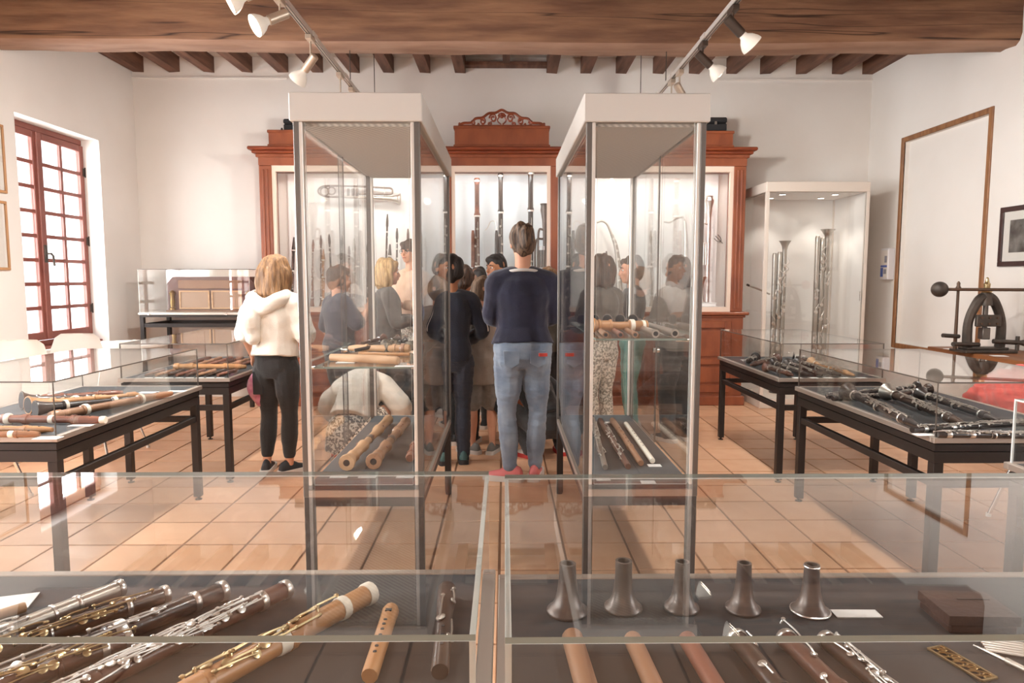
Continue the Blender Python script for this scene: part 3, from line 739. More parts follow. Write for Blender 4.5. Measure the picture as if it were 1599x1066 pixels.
spot_lamp('satin spotlight tilted right above the right tall case', XR + .0, 5.25, (.55, .30, -.70), power=SR * .5, drop=.14)
spot_lamp('satin spotlight seen edge on above the right tall case', XR, 5.5, (.28, .85, -.30), power=SR * .8, drop=.16)
spot_lamp('spotlight on the right track over the nearest case', XR, 2.0, (-.15, -.35, -.8), power=70)
spot_lamp('spotlight on the right track over the aisle', XR, 3.0, (.2, .35, -.8), power=110)
spot_lamp('spotlight on the left track over the aisle', XL, 2.9, (-.2, .35, -.8), power=70)

# ================================================================== FURNITURE AND WALL OBJECTS
def shell_chair(label, loc, rz, group='white shell chairs'):
    t = thing('shell_chair', label, 'chair', loc, rz, group)
    rs = []                                                     # moulded seat and back, faces local +y
    prof = [(.24, .445, .19), (.20, .45, .21), (.10, .435, .225), (0, .425, .23), (-.10, .43, .23), (-.17, .455, .228), (-.205, .53, .225), (-.225, .64, .222), (-.24, .75, .212), (-.25, .845, .18), (-.253, .88, .13)]
    top, bot = [], []
    for (y, z, hw) in prof:
        lip = .03 if z < .5 else .0
        r = []
        for i in range(9):
            u = i / 8 * 2 - 1; r.append(V((u * hw, y + (.035 * u * u if z > .5 else 0), z + lip * u * u)))
        top.append(r)
    for r in top:
        bot.append([p + V((0, -.006 if p.z > .5 else 0, -.009)) for p in r])
    b = MB(); b.rings([a + c[::-1] for a, c in zip(top, bot)]); b.build('seat_shell', 'plastic_white', t, angle=60)
    for sx in (-1, 1):
        for (y, yy) in ((.14, .23), (-.10, -.22)):
            b = MB(); b.cyl((sx * .15, y, .425), (sx * .21, yy, .008), .011); g = b.build('leg', 'chrome', t)
            b = MB(); b.cyl((sx * .2105, yy, 0), (sx * .2095, yy, .02), .014); b.build('foot', 'plastic_white', g)
        b = MB(); b.bar((sx * .15, .14, .42), (sx * .15, -.10, .42), .016); b.build('seat_rail', 'chrome', t, smooth=False)
    return t
shell_chair('white plastic chair in front of the window, at the left edge', (-3.74, 5.08, 0), PI + .05)
shell_chair('white plastic chair in front of the window, second from the left edge', (-3.66, 5.68, 0), PI + .1)
shell_chair('white plastic chair behind the glass case of shawms, facing the wall', (-3.15, 3.95, 0), PI / 2 + .1)
shell_chair('white plastic chair behind the glass case of small flutes', (-3.12, 5.25, 0), PI / 2 - .2)
t = thing('side_table', 'round white side table below the window', 'table', (-3.62, 6.52, 0))
b = MB(); b.lathe((0, 0, .71), (0, 0, 1), [(0, .36), (.004, .375), (.024, .375), (.028, .365)], 40); b.build('tabletop', 'plastic_white', t)
b = MB(); b.cyl((0, 0, .03), (0, 0, .709), .03); b.build('column', 'chrome', t)
b = MB(); b.lathe((0, 0, 0), (0, 0, 1), [(0, .23), (.01, .23), (.03, .04)], 32); b.build('base', 'chrome', t)

def wall_picture(label, x, yc, zc, w, h, fmat, pmat, fw=.025, mat=.08, side=1):
    t = thing('framed_picture', label, 'picture', (x, yc, zc), -PI / 2 if side > 0 else PI / 2)      # local x along wall, -y into room
    b = MB()
    for (a, c, e, f) in ((-w / 2, w / 2, h / 2 - fw, h / 2), (-w / 2, w / 2, -h / 2, -h / 2 + fw), (-w / 2, -w / 2 + fw, -h / 2 + fw, h / 2 - fw), (w / 2 - fw, w / 2, -h / 2 + fw, h / 2 - fw)): b.box(a, c, -.022, -.001, e, f, .003)
    b.build('frame', fmat, t, smooth=False)
    b = MB(); b.box(-w / 2 + fw, w / 2 - fw, -.010, -.002, -h / 2 + fw, h / 2 - fw); b.build('mount', 'paper', t, smooth=False)
    b = MB(); b.box(-w / 2 + fw + mat, w / 2 - fw - mat, -.012, -.0101, -h / 2 + fw + mat, h / 2 - fw - mat); b.build('print', pmat, t, smooth=False)
    pane('pane', t, -w / 2 + fw, w / 2 - fw, -.017, -.015, -h / 2 + fw, h / 2 - fw, 'edge_green')
wall_picture('dark framed black and white picture on the right wall above the press', XW, 5.42, 1.69, .46, .48, 'frame_dark', 'print_dark', .04, .07)
wall_picture('light wood framed print on the left wall, lower of two', -XW, 5.42, 1.70, .60, .56, 'frame_light', 'print_warm', .022, .12, -1)
wall_picture('light wood framed print on the left wall, upper of two', -XW, 5.44, 2.32, .60, .55, 'frame_light', 'print_warm', .022, .12, -1)

# notice box on the right wall
t = thing('notice_box', 'small white wall box with a blue print beside the niche', 'sign', (XW, 7.25, 1.50), -PI / 2)
b = MB(); b.box(-.075, .075, -.07, -.001, -.16, .17, .006); b.build('box_body', 'sign_white', t, smooth=False)
b = MB(); b.box(-.06, .06, -.0735, -.0705, -.14, .15); b.build('notice', 'paper', t, smooth=False)
for (a, c, z0, z1, m) in ((.01, .055, .02, .09, 'sign_grey'), (-.06, .06, -.03, -.008, 'sign_blue'), (-.06, -.01, -.13, -.035, 'sign_blue'), (.0, .05, -.1, -.05, 'sign_grey')):
    b = MB(); b.box(a, c, -.0748, -.0736, z0, z1); b.build('print', m, t, smooth=False)
# small socket boxes
for (x, y, z, rz, lab) in ((3.95, YB, .32, 0, 'white wall socket low on the back wall in the right corner'),):
    t = thing('wall_socket', lab, 'socket', (x, y, z), rz)
    b = MB(); b.box(-.04, .04, -.012, -.001, -.04, .04, .003); b.build('plate', 'plastic_white', t, smooth=False)
    b = MB(); b.cyl((0, -.013, 0), (0, -.0121, 0), .018); b.build('outlet', 'sign_grey', t)

# ledge with the fly press
t = thing('wooden_ledge', 'thick brown wooden ledge on the right wall under the press', 'shelf', (3.82, 5.0, 0))
b = MB(); b.box(-.27, .275, -.9, .67, .735, .785, .006); b.build('board', 'shelf_wood', t, smooth=False)
for y in (-.6, .45):
    b = MB(); b.prism([(.27, .30), (.27, .733), (-.18, .733), (-.18, .70), (.22, .30)], y - .02, y + .02); b.build('bracket', 'shelf_wood', t, smooth=False)
t = thing('fly_press', 'old iron fly press with ball weight standing on the wooden ledge', 'press', (3.69, 5.2, .786))
b = MB()                                                        # arched frame: two legs rising to a head
for s in (-1, 1):
    pts = [(s * .125, 0, .02), (s * .13, 0, .14), (s * .125, 0, .24), (s * .09, 0, .34), (s * .045, 0, .41), (0, 0, .43)]
    pr, rr = smooth_path([V(p) for p in pts], [.036, .034, .032, .034, .038, .04], 5)
    b.tube(pr, rr, 8)
b.cyl((0, 0, .36), (0, 0, .455), .05, .042, 14)
b.build('arch_frame', 'iron', t)
b = MB(); b.box(-.20, .20, -.10, .10, .0, .022, .005); b.box(-.16, .16, -.06, .06, .022, .04, .005); b.build('base', 'iron', t, smooth=False)
b = MB(); b.box(-.095, .095, -.05, -.02, .20, .29, .005); b.build('guide_plate', 'iron', t, smooth=False)
for x in (-.06, 0, .06):
    for z in (.222, .268):
        b = MB(); b.cyl((x, -.058, z), (x, -.05, z), .008, n=8); b.build('bolt', 'iron_brown', t)
b = MB(); b.cyl((0, 0, .12), (0, 0, .40), .018); b.box(-.03, .03, -.03, .03, .10, .19, .004); b.build('ram', 'alu_grey', t)
b = MB(); b.lathe((0, 0, .455), (0, 0, 2), [(0, .03), (.012, .038), (.03, .038), (.04, .022), (.07, .024), (.08, .016), (.10, .012), (.115, .009), (.12, .004)]); b.build('screw_head', 'brass_pale', t)
b = MB(); b.cyl((-.34, .06, .482), (.32, -.24, .482), .012); b.build('arm', 'iron_brown', t)
b = MB(); b.ball((-.325, .06, .482), .06, 22, 16); b.build('ball_weight', 'iron', t)
b = MB(); b.ball((.32, -.24, .482), .06, 18, 12); b.build('ball_weight', 'red_cloth', t)
b = MB(); b.lathe((-.20, .03, .0), (-.20, .03, 1), [(.02, .014), (.30, .011), (.47, .010), (.475, .02), (.49, .022), (.51, .012), (.53, .013), (.545, .004)]); b.build('side_rod', 'iron_brown', t)
b = MB(); b.cyl((-.32, .0, .13), (-.18, .02, .12), .016); b.cyl((-.29, -.08, .07), (-.05, -.02, .06), .017); b.build('lever', 'iron', t)
b = MB(); b.cyl((.03, -.06, .09), (.24, -.09, .08), .018); b.cyl((.20, -.085, .02), (.20, -.085, .13), .014); b.ball((.245, -.09, .08), .024); b.build('clamp', 'iron', t)
def card(label, p, w, d, rz=0, z=None, group='white caption cards'):
    o = MB(); o.box(-w / 2, w / 2, -d / 2, d / 2, .0004, .0024); c = o.build('caption_card', 'card', None, smooth=False, loc=p, rot=(0, 0, rz))
    return tag(c, label, 'card', group)
card('white caption card at the left end of the press ledge', (3.60, 5.43, .786), .10, .07, .2)
card('white caption card on the press ledge in front of the press', (3.62, 4.93, .786), .10, .07, -.2)

# red coat over a white chair, right edge
shell_chair('white plastic chair under the red coat at the right edge', (2.98, 3.55, 0), -PI / 2)
t = thing('red_coat', 'coral red coat thrown over the chair at the right edge', 'coat', (2.98, 3.55, 0))
RED_COAT = t

# ================================================================== INSTRUMENTS
def frame2(A, B, z):
    A, B = V(A), V(B); d = B - A
    return V((A.x, A.y, z)), math.atan2(d.y, d.x), math.hypot(d.x, d.y)
def mm_prof(L, prof): return [(t * L, r) for t, r in prof]
def r_at(prof, t):
    for (a, ra), (c, rc) in zip(prof, prof[1:]):
        if a <= t <= c: return ra + (rc - ra) * (t - a) / max(1e-6, c - a)
    return prof[-1][1]
P_FLUTE = [(0, .0105), (.02, .0115), (.30, .012), (.305, .0145), (.33, .0145), (.335, .0125), (.62, .012), (.625, .0145), (.65, .0145), (.655, .0135), (.99, .014), (1, .012)]
P_CLAR = [(0, .036), (.004, .037), (.02, .030), (.06, .020), (.11, .0155), (.12, .0185), (.14, .0185), (.145, .0145), (.47, .0145), (.475, .0175), (.495, .0175), (.5, .0142), (.78, .0140), (.785, .017), (.80, .0175), (.86, .0165), (.865, .014), (.90, .013), (1, .006)]
P_SHAWM = [(0, .047), (.006, .048), (.03, .040), (.10, .030), (.18, .024), (.19, .029), (.22, .029), (.225, .021), (.55, .016), (.555, .022), (.59, .022), (.595, .0155), (.86, .012), (.87, .018), (.95, .019), (.97, .012), (1, .006)]
P_RECORD = [(0, .017), (.03, .021), (.07, .022), (.08, .017), (.22, .018), (.225, .022), (.27, .022), (.275, .017), (.68, .0155), (.685, .021), (.72, .0215), (.725, .0185), (.88, .0175), (.93, .015), (1, .011)]
P_STICK = [(0, .011), (.01, .012), (.99, .0125), (1, .0115)]
P_OBOE = [(0, .024), (.006, .0245), (.06, .016), (.10, .0135), (.105, .017), (.13, .017), (.135, .0115), (.5, .0105), (.505, .014), (.53, .014), (.535, .0100), (.86, .0085), (.87, .013), (.93, .0125), (.97, .008), (1, .005)]
P_TUBE = [(0, .016), (.005, .0175), (.12, .017), (.125, .0185), (.15, .0185), (.155, .0165), (.5, .016), (.505, .019), (.535, .019), (.54, .016), (.99, .0165), (1, .015)]
def wind(label, A, B, z, prof, mat='ebony', cat='clarinet', name=None, scale=1.0, rings=(), ringm='silver', keys=0, k0=.16, k1=.84, keym='silver', detail=False, holes=(), group=None, flip=1, bellm=None, seed=0, beak=False, dense=1, bore=None, vertical=None):
    """a wind instrument lying on a surface from A to B (or standing from A up to B when vertical)"""
    rnd = random.Random(seed * 7 + 3)
    prof = [(t, r * scale) for t, r in prof]
    if vertical:
        A, B = V(A), V(B); Ln = (B - A).length
        t = thing(name or cat, label, cat, A, 0, group)
        a = V((0, 0, 0)); d = (B - A).normalized(); up = V((0, -1, 0))
    else:
        loc, rz, Ln = frame2(A, B, z); t = thing(name or cat, label, cat, loc, rz, group)
        ra, rb = max(r for q, r in prof if q < .12), max(r for q, r in prof if q > .78)
        a = V((0, 0, ra + .0005)); d = (V((Ln, 0, rb + .0005)) - a).normalized(); up = V((0, 0, 1))
    up = (up - d * up.dot(d)).normalized(); sd = up.cross(d)
    pl = mm_prof(Ln, prof)
    if bellm:
        cut = next(i for i, (q, r) in enumerate(prof) if q >= .1)
        b = MB(); b.lathe(a, a + d, pl[:cut + 1], 20); b.build('bell', bellm, t); b = MB(); b.lathe(a, a + d, pl[cut:], 14); b.build('body', mat, t)
    else:
        b = MB(); b.lathe(a, a + d, pl, 16 if detail else 12); b.build('body', mat, t)
    if bore or prof[0][1] > .02 * scale:                                 # black disc painting the shade of the bore in the bell mouth
        b = MB(); b.lathe(a - d * .0008, a + d, [(0, prof[0][1] * (bore or .86)), (.0015, prof[0][1] * (bore or .8))], 18); b.build('bore', 'felt_black', t)
    for q, wd in rings:
        r = r_at(prof, q) * 1.10 + .0006; b = MB(); c = a + d * (q * Ln); b.lathe(c, c + d, [(0, r * .95), (wd * .15, r), (wd * .85, r), (wd, r * .95)], 14); b.build('ring', ringm, t)
    if holes:
        b = MB()
        for q in holes:
            c = a + d * (q * Ln) + up * (r_at(prof, q) - .0008); b.cyl(c, c + up * .0014, .0032 * scale, n=10)
        b.build('finger_holes', 'felt_black', t)  # black discs paint the shade inside the finger holes
    if beak:
        b = MB(); c = a + d * (Ln * .93); b.bar(c + up * r_at(prof, .93) * .5, c + d * (Ln * .07) + up * .002, .016 * scale, .006); b.build('beak', mat, t, smooth=False)
        c = a + d * (Ln * .86) + up * (r_at(prof, .86) - .0006); b = MB(); b.bar(c - d * .004, c + d * .004, .011 * scale, .003, up=up); b.build('window', 'felt_black', t, smooth=False)  # black bar paints the shade of the window slot
    if keys:
        acc = MB()
        for k in range(keys):
            q = k0 + (k1 - k0) * (k + .5) / keys + rnd.uniform(-.012, .012)
            ang = flip * rnd.choice((-.9, -.5, -.1, .35, .8)) if dense else flip * rnd.choice((-.3, .3))
            n = (up * math.cos(ang) + sd * math.sin(ang)).normalized(); tn = d.cross(n)
            r = r_at(prof, q); c = a + d * (q * Ln) + n * r
            kr = rnd.uniform(.0055, .0095) * scale; kl = rnd.uniform(.03, .075) * scale * (1 if detail else 1.1)
            b = MB() if detail else acc
            b.lathe(c + n * .001, c + n, [(0, kr * .9), (.0015, kr), (.003, kr * .95), (.0042, kr * .5)], 10 if detail else 7)
            s2 = rnd.choice((-1, 1)); off = tn * rnd.uniform(-.008, .008) * scale
            e = c + d * (s2 * kl) + off; b.tube([c + n * .004, c + n * .0065 + d * (s2 * kl * .35) + off * .5, e + n * .005], .0016 * scale, 6, res=3 if detail else 0)
            if rnd.random() < .6:
                b.cyl(e - n * .004, e + n * .007, .002 * scale, n=6); b.ball(e + n * .006, (.0042 * scale, .0042 * scale, .003), 8, 5)
            if detail: b.build('key', keym, t)
        if keys > 5:
            for s2, q0, q1 in ((1, k0, (k0 + k1) / 2 - .02), (-1, (k0 + k1) / 2 + .02, k1)):
                n = (up * .8 + sd * .6 * s2 * flip).normalized(); b = MB() if detail else acc
                c0, c1 = a + d * (q0 * Ln) + n * (r_at(prof, q0) + .006), a + d * (q1 * Ln) + n * (r_at(prof, q1) + .006)
                b.cyl(c0, c1, .0018 * scale, n=6)
                for q in (0, .5, 1):
                    c = c0.lerp(c1, q); b.cyl(c - n * .009, c + n * .001, .0022 * scale, n=6); b.ball(c, .003 * scale, 8, 5)
                if detail: b.build('key_rod', keym, t)
        if not detail: acc.build('keywork', keym, t)
    return t
ZT = .7005
def fl(x, y, dz=.012): return atz(x, y, ZT + dz)

# ---- nearest left case -----------------------------------------------------------------------------
G = 'flutes in the nearest left case'
def ext(p, q, k):           # extend the line p->q to k times its length
    p, q = V(p), V(q); return p + (q - p) * k
R3 = ((.30, .02), (.62, .02), (.965, .018))
wind('pale silver flute with a bright ribbed head, farthest left in the nearest left case', ext(fl(189, 921), fl(16, 989), 2.2), fl(189, 921), ZT, P_TUBE, 'silver_dull', 'flute', keys=12, detail=True, rings=((.98, .012), (.80, .008), (.70, .006)), group=G, seed=1, k0=.05, k1=.6)
wind('dark brown keyed flute, second from left in the nearest left case', ext(fl(262, 930), fl(60, 1000), 2.0), fl(262, 930), ZT, P_TUBE, 'ebony_brown', 'flute', keys=17, detail=True, rings=((.975, .012), (.82, .01), (.5, .02)), keym='brass_pale', group=G, seed=2, k0=.05, k1=.85)
wind('black flute with long silver levers and a bright end cap, nearest left case', ext(fl(350, 926), fl(205, 986), 2.5), fl(350, 926), ZT, P_TUBE, 'ebony', 'flute', scale=1.12, keys=9, detail=True, rings=((.975, .014), (.85, .012), (.53, .02), (.1, .02)), group=G, seed=3, k0=.1, k1=.72)
wind('brown headed flute covered in dense silver keys in the nearest left case', ext(fl(448, 923), fl(200, 1045), 1.35), fl(448, 923), ZT, P_TUBE, 'rosewood', 'flute', scale=1.05, keys=44, detail=True, rings=((.975, .014), (.84, .014), (.5, .02)), group=G, seed=4, k0=.05, k1=.74)
wind('honey coloured boxwood flute with ivory rings in the nearest left case', ext(fl(577, 932), fl(345, 1062), 1.25), fl(577, 932), ZT, P_TUBE, 'boxwood', 'flute', scale=1.22, keys=9, detail=True, rings=((.965, .02), (.80, .018), (.45, .03)), ringm='ivory', keym='brass_pale', group=G, seed=5, k0=.12, k1=.66)
wind('short pale wooden recorder with round holes in the nearest left case', fl(577, 1058), fl(611, 955), ZT, [(0, .0125), (.02, .0135), (.8, .0145), (.95, .0155), (1, .0135)], 'boxwood', 'recorder', scale=1.05, holes=(.22, .30, .38, .46, .55, .63, .70), group=G, seed=6, beak=True)
wind('dark brown double flageolet near the right end of the nearest left case', fl(687, 1052), fl(698, 922), ZT, [(0, .013), (.02, .014), (.55, .0135), (.72, .016), (.97, .017), (1, .013)], 'ebony_brown', 'recorder', name='flageolet', scale=1.08, keys=3, detail=True, holes=(.2, .3, .4, .5), keym='silver_dull', group=G, seed=7)
wind('brown keyed flute cut by the bottom left corner', ext(fl(0, 1078), fl(200, 1004), -.2), fl(200, 1004), ZT, P_TUBE, 'rosewood', 'flute', scale=1.0, keys=12, detail=True, rings=((.97, .012), (.8, .012)), keym='brass_pale', group=G, seed=8)
wind('thin pale wooden stick at the far left of the nearest left case', ext(fl(40, 946), fl(0, 958), 6), fl(40, 946), ZT, P_STICK, 'pale_wood', 'flute', scale=.8, holes=(.3, .4, .5), group=G, seed=9)
card('white caption card at the far left of the nearest left case', fl(8, 943, 0), .10, .07, .3)

# ---- nearest right case ----------------------------------------------------------------------------
def bell(label, px, py, h, r0, r1, mat='pewter', ring=None):
    p = atz(px, py, ZT); t = thing('instrument_bell', label, 'bell', (p.x, p.y, ZT), 0, 'upright bells in the nearest right case')
    b = MB(); pr = [(0, r0), (.002, r0 * 1.02), (.006, r0), (h * .12, r0 * .80), (h * .25, r0 * .62), (h * .40, r0 * .52), (h * .7, (r0 * .45 + r1) / 2), (h, r1), (h, r1 * .72), (h * .8, r1 * .74)]
    b.lathe((0, 0, .0005), (0, 0, 1), pr, 28); b.build('flare', mat, t, angle=50)
    b = MB(); b.lathe((0, 0, h * .8), (0, 0, 1), [(0, r1 * .735), (.001, r1 * .7)], 20); b.build('bore', 'felt_black', t)  # black disc paints the shade down the bore
    if ring:
        b = MB(); b.torus((0, 0, .004), r0 * 1.0, .0022, n=32); b.build('rim_ring', ring, t)
        b = MB(); b.torus((0, 0, h - .003), r1 * 1.0, .0018, n=24); b.build('top_ring', ring, t)
bell('dark bell furthest left in the nearest right case', 886, 955, .098, .040, .016)
bell('large dull grey bell, second from left in the nearest right case', 973, 950, .098, .037, .0165)
bell('grey bell, third from left in the nearest right case', 1064, 950, .096, .034, .014)
bell('brownish bell with a shiny foot, fourth from left in the nearest right case', 1160, 952, .096, .034, .0138)
bell('bell with bright silver rings, furthest right in the nearest right case', 1265, 955, .096, .036, .0140, 'pewter', 'silver')
card('white caption card beside the bell with silver rings', atz(1337, 959, ZT), .088, .030, -.02)
p = atz(1512, 972, ZT)
t = thing('leather_box', 'dark brown leather box at the right of the nearest right case', 'box', (p.x, p.y, ZT), -.05)
b = MB(); b.box(-.062, .062, -.045, .055, .0005, .018, .004); b.build('tray', 'leather', t, smooth=False)
b = MB(); b.box(-.064, .064, -.047, .057, .0185, .036, .012); b.build('lid', 'leather', t, smooth=False)
b = MB(); b.box(-.01, .05, .02, .024, .0361, .0372); b.build('strap', 'ebony', t, smooth=False)
G2 = 'chanters in the nearest right case'
def down(x0, y0, x1, y1, k): return fl(x0, y0), ext(fl(x0, y0), fl(x1, y1), k)
for n, (x0, x1, mat, lab, kk, sc) in enumerate(((893, 912, 'pearwood', 'tan wooden pipe furthest left in the nearest right case', 0, 1.5), (987, 1017, 'pearwood', 'tan wooden pipe, second from left in the nearest right case', 0, 1.25), (1072, 1112, 'reddish_wood', 'reddish tan wooden pipe, third from left in the nearest right case', 0, 1.25),
        (1150, 1203, 'ebony_brown', 'dark pipe with silver keys, fourth from left in the nearest right case', 4, 1.0), (1226, 1292, 'rosewood', 'brown pipe with a silver rod, fifth from left in the nearest right case', 5, 1.0), (1288, 1366, 'ebony_brown', 'dark pipe with many silver keys, rightmost in the nearest right case', 14, .9))):
    A, B = down(x0, 1000, x1, 1066, 2.6)
    wind(lab, B, A, ZT, P_TUBE if kk else P_STICK, mat, 'pipe', scale=sc, keys=kk, detail=True, group=G2, seed=20 + n, k0=.2, k1=.96, rings=((.97, .012),) if kk else ())
pa, pb = atz(1460, 1012, ZT), atz(1545, 1062, ZT)
t = thing('ornament_plate', 'pierced gilt ornament plate lying at the right of the nearest right case', 'plate', (pa.x, pa.y, ZT), math.atan2(pb.y - pa.y, pb.x - pa.x))
L_ = (pb - pa).length; b = MB()
b.bar((0, .016, .002), (L_, .016, .002), .004, .003); b.bar((0, -.016, .002), (L_, -.016, .002), .004, .003); b.bar((0, -.016, .002), (0, .016, .002), .004, .003); b.bar((L_, -.016, .002), (L_, .016, .002), .004, .003)
b.build('border', 'brass_pale', t, smooth=False); b = MB()
for i in range(7):
    x = L_ * (i + .5) / 7; b.torus((x, .006 * (-1) ** i, .002), .0075, .0016, n=14, m=6); b.tube([(x - .008, -.014, .002), (x, .002, .003), (x + .008, .013, .002)], .0014, 6, res=4)
b.build('scrollwork', 'gilt', t)
A, B = atz(1520, 1012, ZT), ext(atz(1520, 1012, ZT), atz(1599, 1050, ZT), 1.3)
t = thing('silver_reamer', 'thin silver tool lying at the right edge of the nearest right case', 'tool', (A.x, A.y, ZT), math.atan2(B.y - A.y, B.x - A.x)); L_ = (B - A).length
b = MB(); b.lathe((0, 0, .006), (1, 0, .006), [(0, .0015), (L_ * .2, .003), (L_ * .5, .0035)]); b.build('blade', 'silver', t); b = MB(); b.lathe((0, 0, .006), (1, 0, .006), [(L_ * .5, .0055), (L_ * .52, .0058), (L_, .004)]); b.build('grip', 'silver_dull', t)
A = atz(1585, 1016, ZT)
t = thing('silver_comb', 'silver comb of parallel rods at the right edge of the nearest right case', 'tool', (A.x, A.y, ZT), -.35)
for i in range(6):
    b = MB(); b.cyl((-.05, -.022 + i * .009, .004), (.06, -.022 + i * .009, .004), .0028, n=8); b.build('rod', 'silver', t)
b = MB(); b.box(.05, .062, -.027, .028, .0005, .008); b.build('spine', 'silver_dull', t, smooth=False)

# ---- left case of shawms ---------------------------------------------------------------------------
G3 = 'shawms and recorders in the left edge case'
def lm(x, y): return fl(x, y, .02)
RR = ((.20, .015), (.56, .02), (.88, .02))
S3 = [((34, 634), (150, 620), P_SHAWM, 'ebony_brown', 'dark shawm with the widest black bell in the left edge case', 1.0, ()),
      ((44, 641), (219, 615), P_SHAWM, 'boxwood', 'honey wooden shawm with an orange bell in the left edge case', .95, ()),
      ((55, 645), (258, 616), P_SHAWM, 'ebony', 'black shawm with a dark bell in the left edge case', .85, RR),
      ((78, 652), (268, 614), P_RECORD, 'pearwood', 'long brown crumhorn with a white ring along the rim of the left edge case', 1.15, ((.24, .02), (.70, .015))),
      ((0, 655), (165, 655), P_RECORD, 'reddish_wood', 'reddish recorder with white rings at the front of the left edge case', 1.05, ((.06, .02), (.47, .02), (.95, .025))),
      ((-60, 668), (82, 669), P_RECORD, 'boxwood', 'honey recorder second from the front of the left edge case', .85, ()),
      ((-60, 678), (62, 675), P_RECORD, 'pearwood', 'brown recorder frontmost in the left edge case', .8, ((.6, .02),)),
      ((64, 624), (192, 613), P_RECORD, 'reddish_wood', 'reddish recorder at the back of the left edge case', 1.1, ()),
      ((95, 632), (170, 622), P_RECORD, 'pale_wood', 'pale thick recorder in the middle of the left edge case', 1.3, ((.26, .02),)),
      ]
for n, (a, c, pr, m, lab, sc, rg) in enumerate(S3):
    wind(lab, lm(*a), lm(*c), ZT, pr, m, 'shawm' if pr is P_SHAWM else 'recorder', scale=sc, rings=rg, ringm='ivory', holes=(.3, .38, .46, .62, .7, .78), group=G3, seed=40 + n, beak=pr is P_RECORD)
for (x, y, lab) in ((75, 684, 'white caption card at the front corner of the left edge case'), (128, 664, 'white caption card in front of the crumhorn, left edge case'), (276, 611, 'white caption card at the back corner of the left edge case'), (232, 613, 'white caption card behind the long crumhorn, left edge case')):
    card(lab, atz(x, y, ZT), .10, .05, 0)
# ---- left far case of small flutes -----------------------------------------------------------------
G4 = 'small flutes in the case beside the girl'
ORD = ('first', 'second', 'third', 'fourth', 'fifth', 'sixth', 'seventh', 'eighth', 'ninth', 'tenth')
for n in range(8):
    x = 228 + n * 16
    wind('small wooden fife, %s from left in the front row beside the girl' % ORD[n], atz(x, 588.5, ZT), atz(x + 28, 581, ZT), ZT, P_FLUTE, ('rosewood', 'pearwood', 'ebony_brown', 'reddish_wood')[n % 4], 'flute', name='fife', scale=.95, holes=(.4, .48, .56), group=G4, seed=60 + n)
    card('white caption card under the %s fife of the front row' % ORD[n], atz(x + 4, 590, ZT), .05, .02)
for n in range(6):
    x = 292 + n * 17
    wind('small brown flute, %s from left in the back row beside the girl' % ORD[n], atz(x, 572, ZT), atz(x + 36, 562, ZT), ZT, P_FLUTE, ('rosewood', 'pearwood', 'reddish_wood')[n % 3], 'flute', name='fife', scale=1.15, holes=(.4, .48, .56), group=G4, seed=70 + n)
wind('long honey coloured pipe between the two rows of fifes', atz(272, 578, ZT), atz(385, 577, ZT), ZT, P_RECORD, 'boxwood', 'recorder', scale=1.2, group=G4, seed=79)
# ---- right far case of clarinets -------------------------------------------------------------------
G5 = 'clarinets in the case before the vitrine'
for n, (a, c, m, bm_, lab) in enumerate((((1180, 560), (1166, 567), 'ebony', None, 'short dark clarinet furthest left, its bell raised, before the vitrine'), ((1214, 562), (1172, 572), 'rosewood', None, 'brown clarinet second from left before the vitrine'),
        ((1197, 575), (1238, 588), 'rosewood', 'rosewood', 'reddish brown clarinet nearest the front left corner before the vitrine'), ((1207, 569), (1262, 588), 'ebony', None, 'silver keyed black clarinet, fourth from left before the vitrine'),
        ((1229, 570), (1284, 588), 'ebony', None, 'silver keyed black clarinet, fifth from left before the vitrine'), ((1246, 568), (1312, 588), 'ebony', None, 'silver keyed black clarinet, sixth from left before the vitrine'),
        ((1266, 568), (1334, 588), 'boxwood', 'pale_wood', 'honey boxwood clarinet with a pale bell before the vitrine'), ((1238, 558), (1262, 563), 'ebony', None, 'short black clarinet at the back before the vitrine'))):
    wind(lab, atz(*a, ZT + .03), atz(*c, ZT + .01), ZT, P_CLAR, m, 'clarinet', scale=1.1, keys=14, k0=.16, k1=.76, rings=((.12, .01), (.475, .012)), keym='silver_mid', bellm=bm_, group=G5, seed=80 + n)
for n, x in enumerate((1163, 1245, 1270, 1293, 1318, 1345)):
    card('white caption card, %s from left before the vitrine' % ORD[n], atz(x, 590 if n else 562, ZT), .06, .04)
# ---- right edge case -------------------------------------------------------------------------------
G6 = 'clarinets in the right edge case'
def rm(x, y): return atz(x, y, ZT + .02)
for n, (a, c, m, bm_, lab, kk, sc) in enumerate((((1323, 620), (1436, 667), 'ebony', 'ebony', 'black clarinet with a wide dark bell nearest the aisle in the right edge case', 26, 1.3), ((1385, 620), (1508, 664), 'ebony_brown', 'silver_dull', 'clarinet with a shining silver bell in the right edge case', 26, 1.3),
        ((1437, 621), (1560, 656), 'ebony', 'ebony', 'black clarinet with a glossy bell, third from the aisle in the right edge case', 24, 1.1), ((1432, 605), (1380, 611), 'ebony', None, 'thin black oboe at the back of the right edge case', 10, .8),
        ((1450, 611), (1392, 617), 'ebony_brown', None, 'brown oboe with a raised bell at the back of the right edge case', 8, .9))):
    wind(lab, rm(*a), rm(*c), ZT, P_CLAR, m, 'clarinet', scale=sc, keys=kk, k0=.15, k1=.78, rings=((.12, .012), (.475, .012), (.79, .01)), keym='silver_mid', bellm=bm_, group=G6, seed=100 + n)
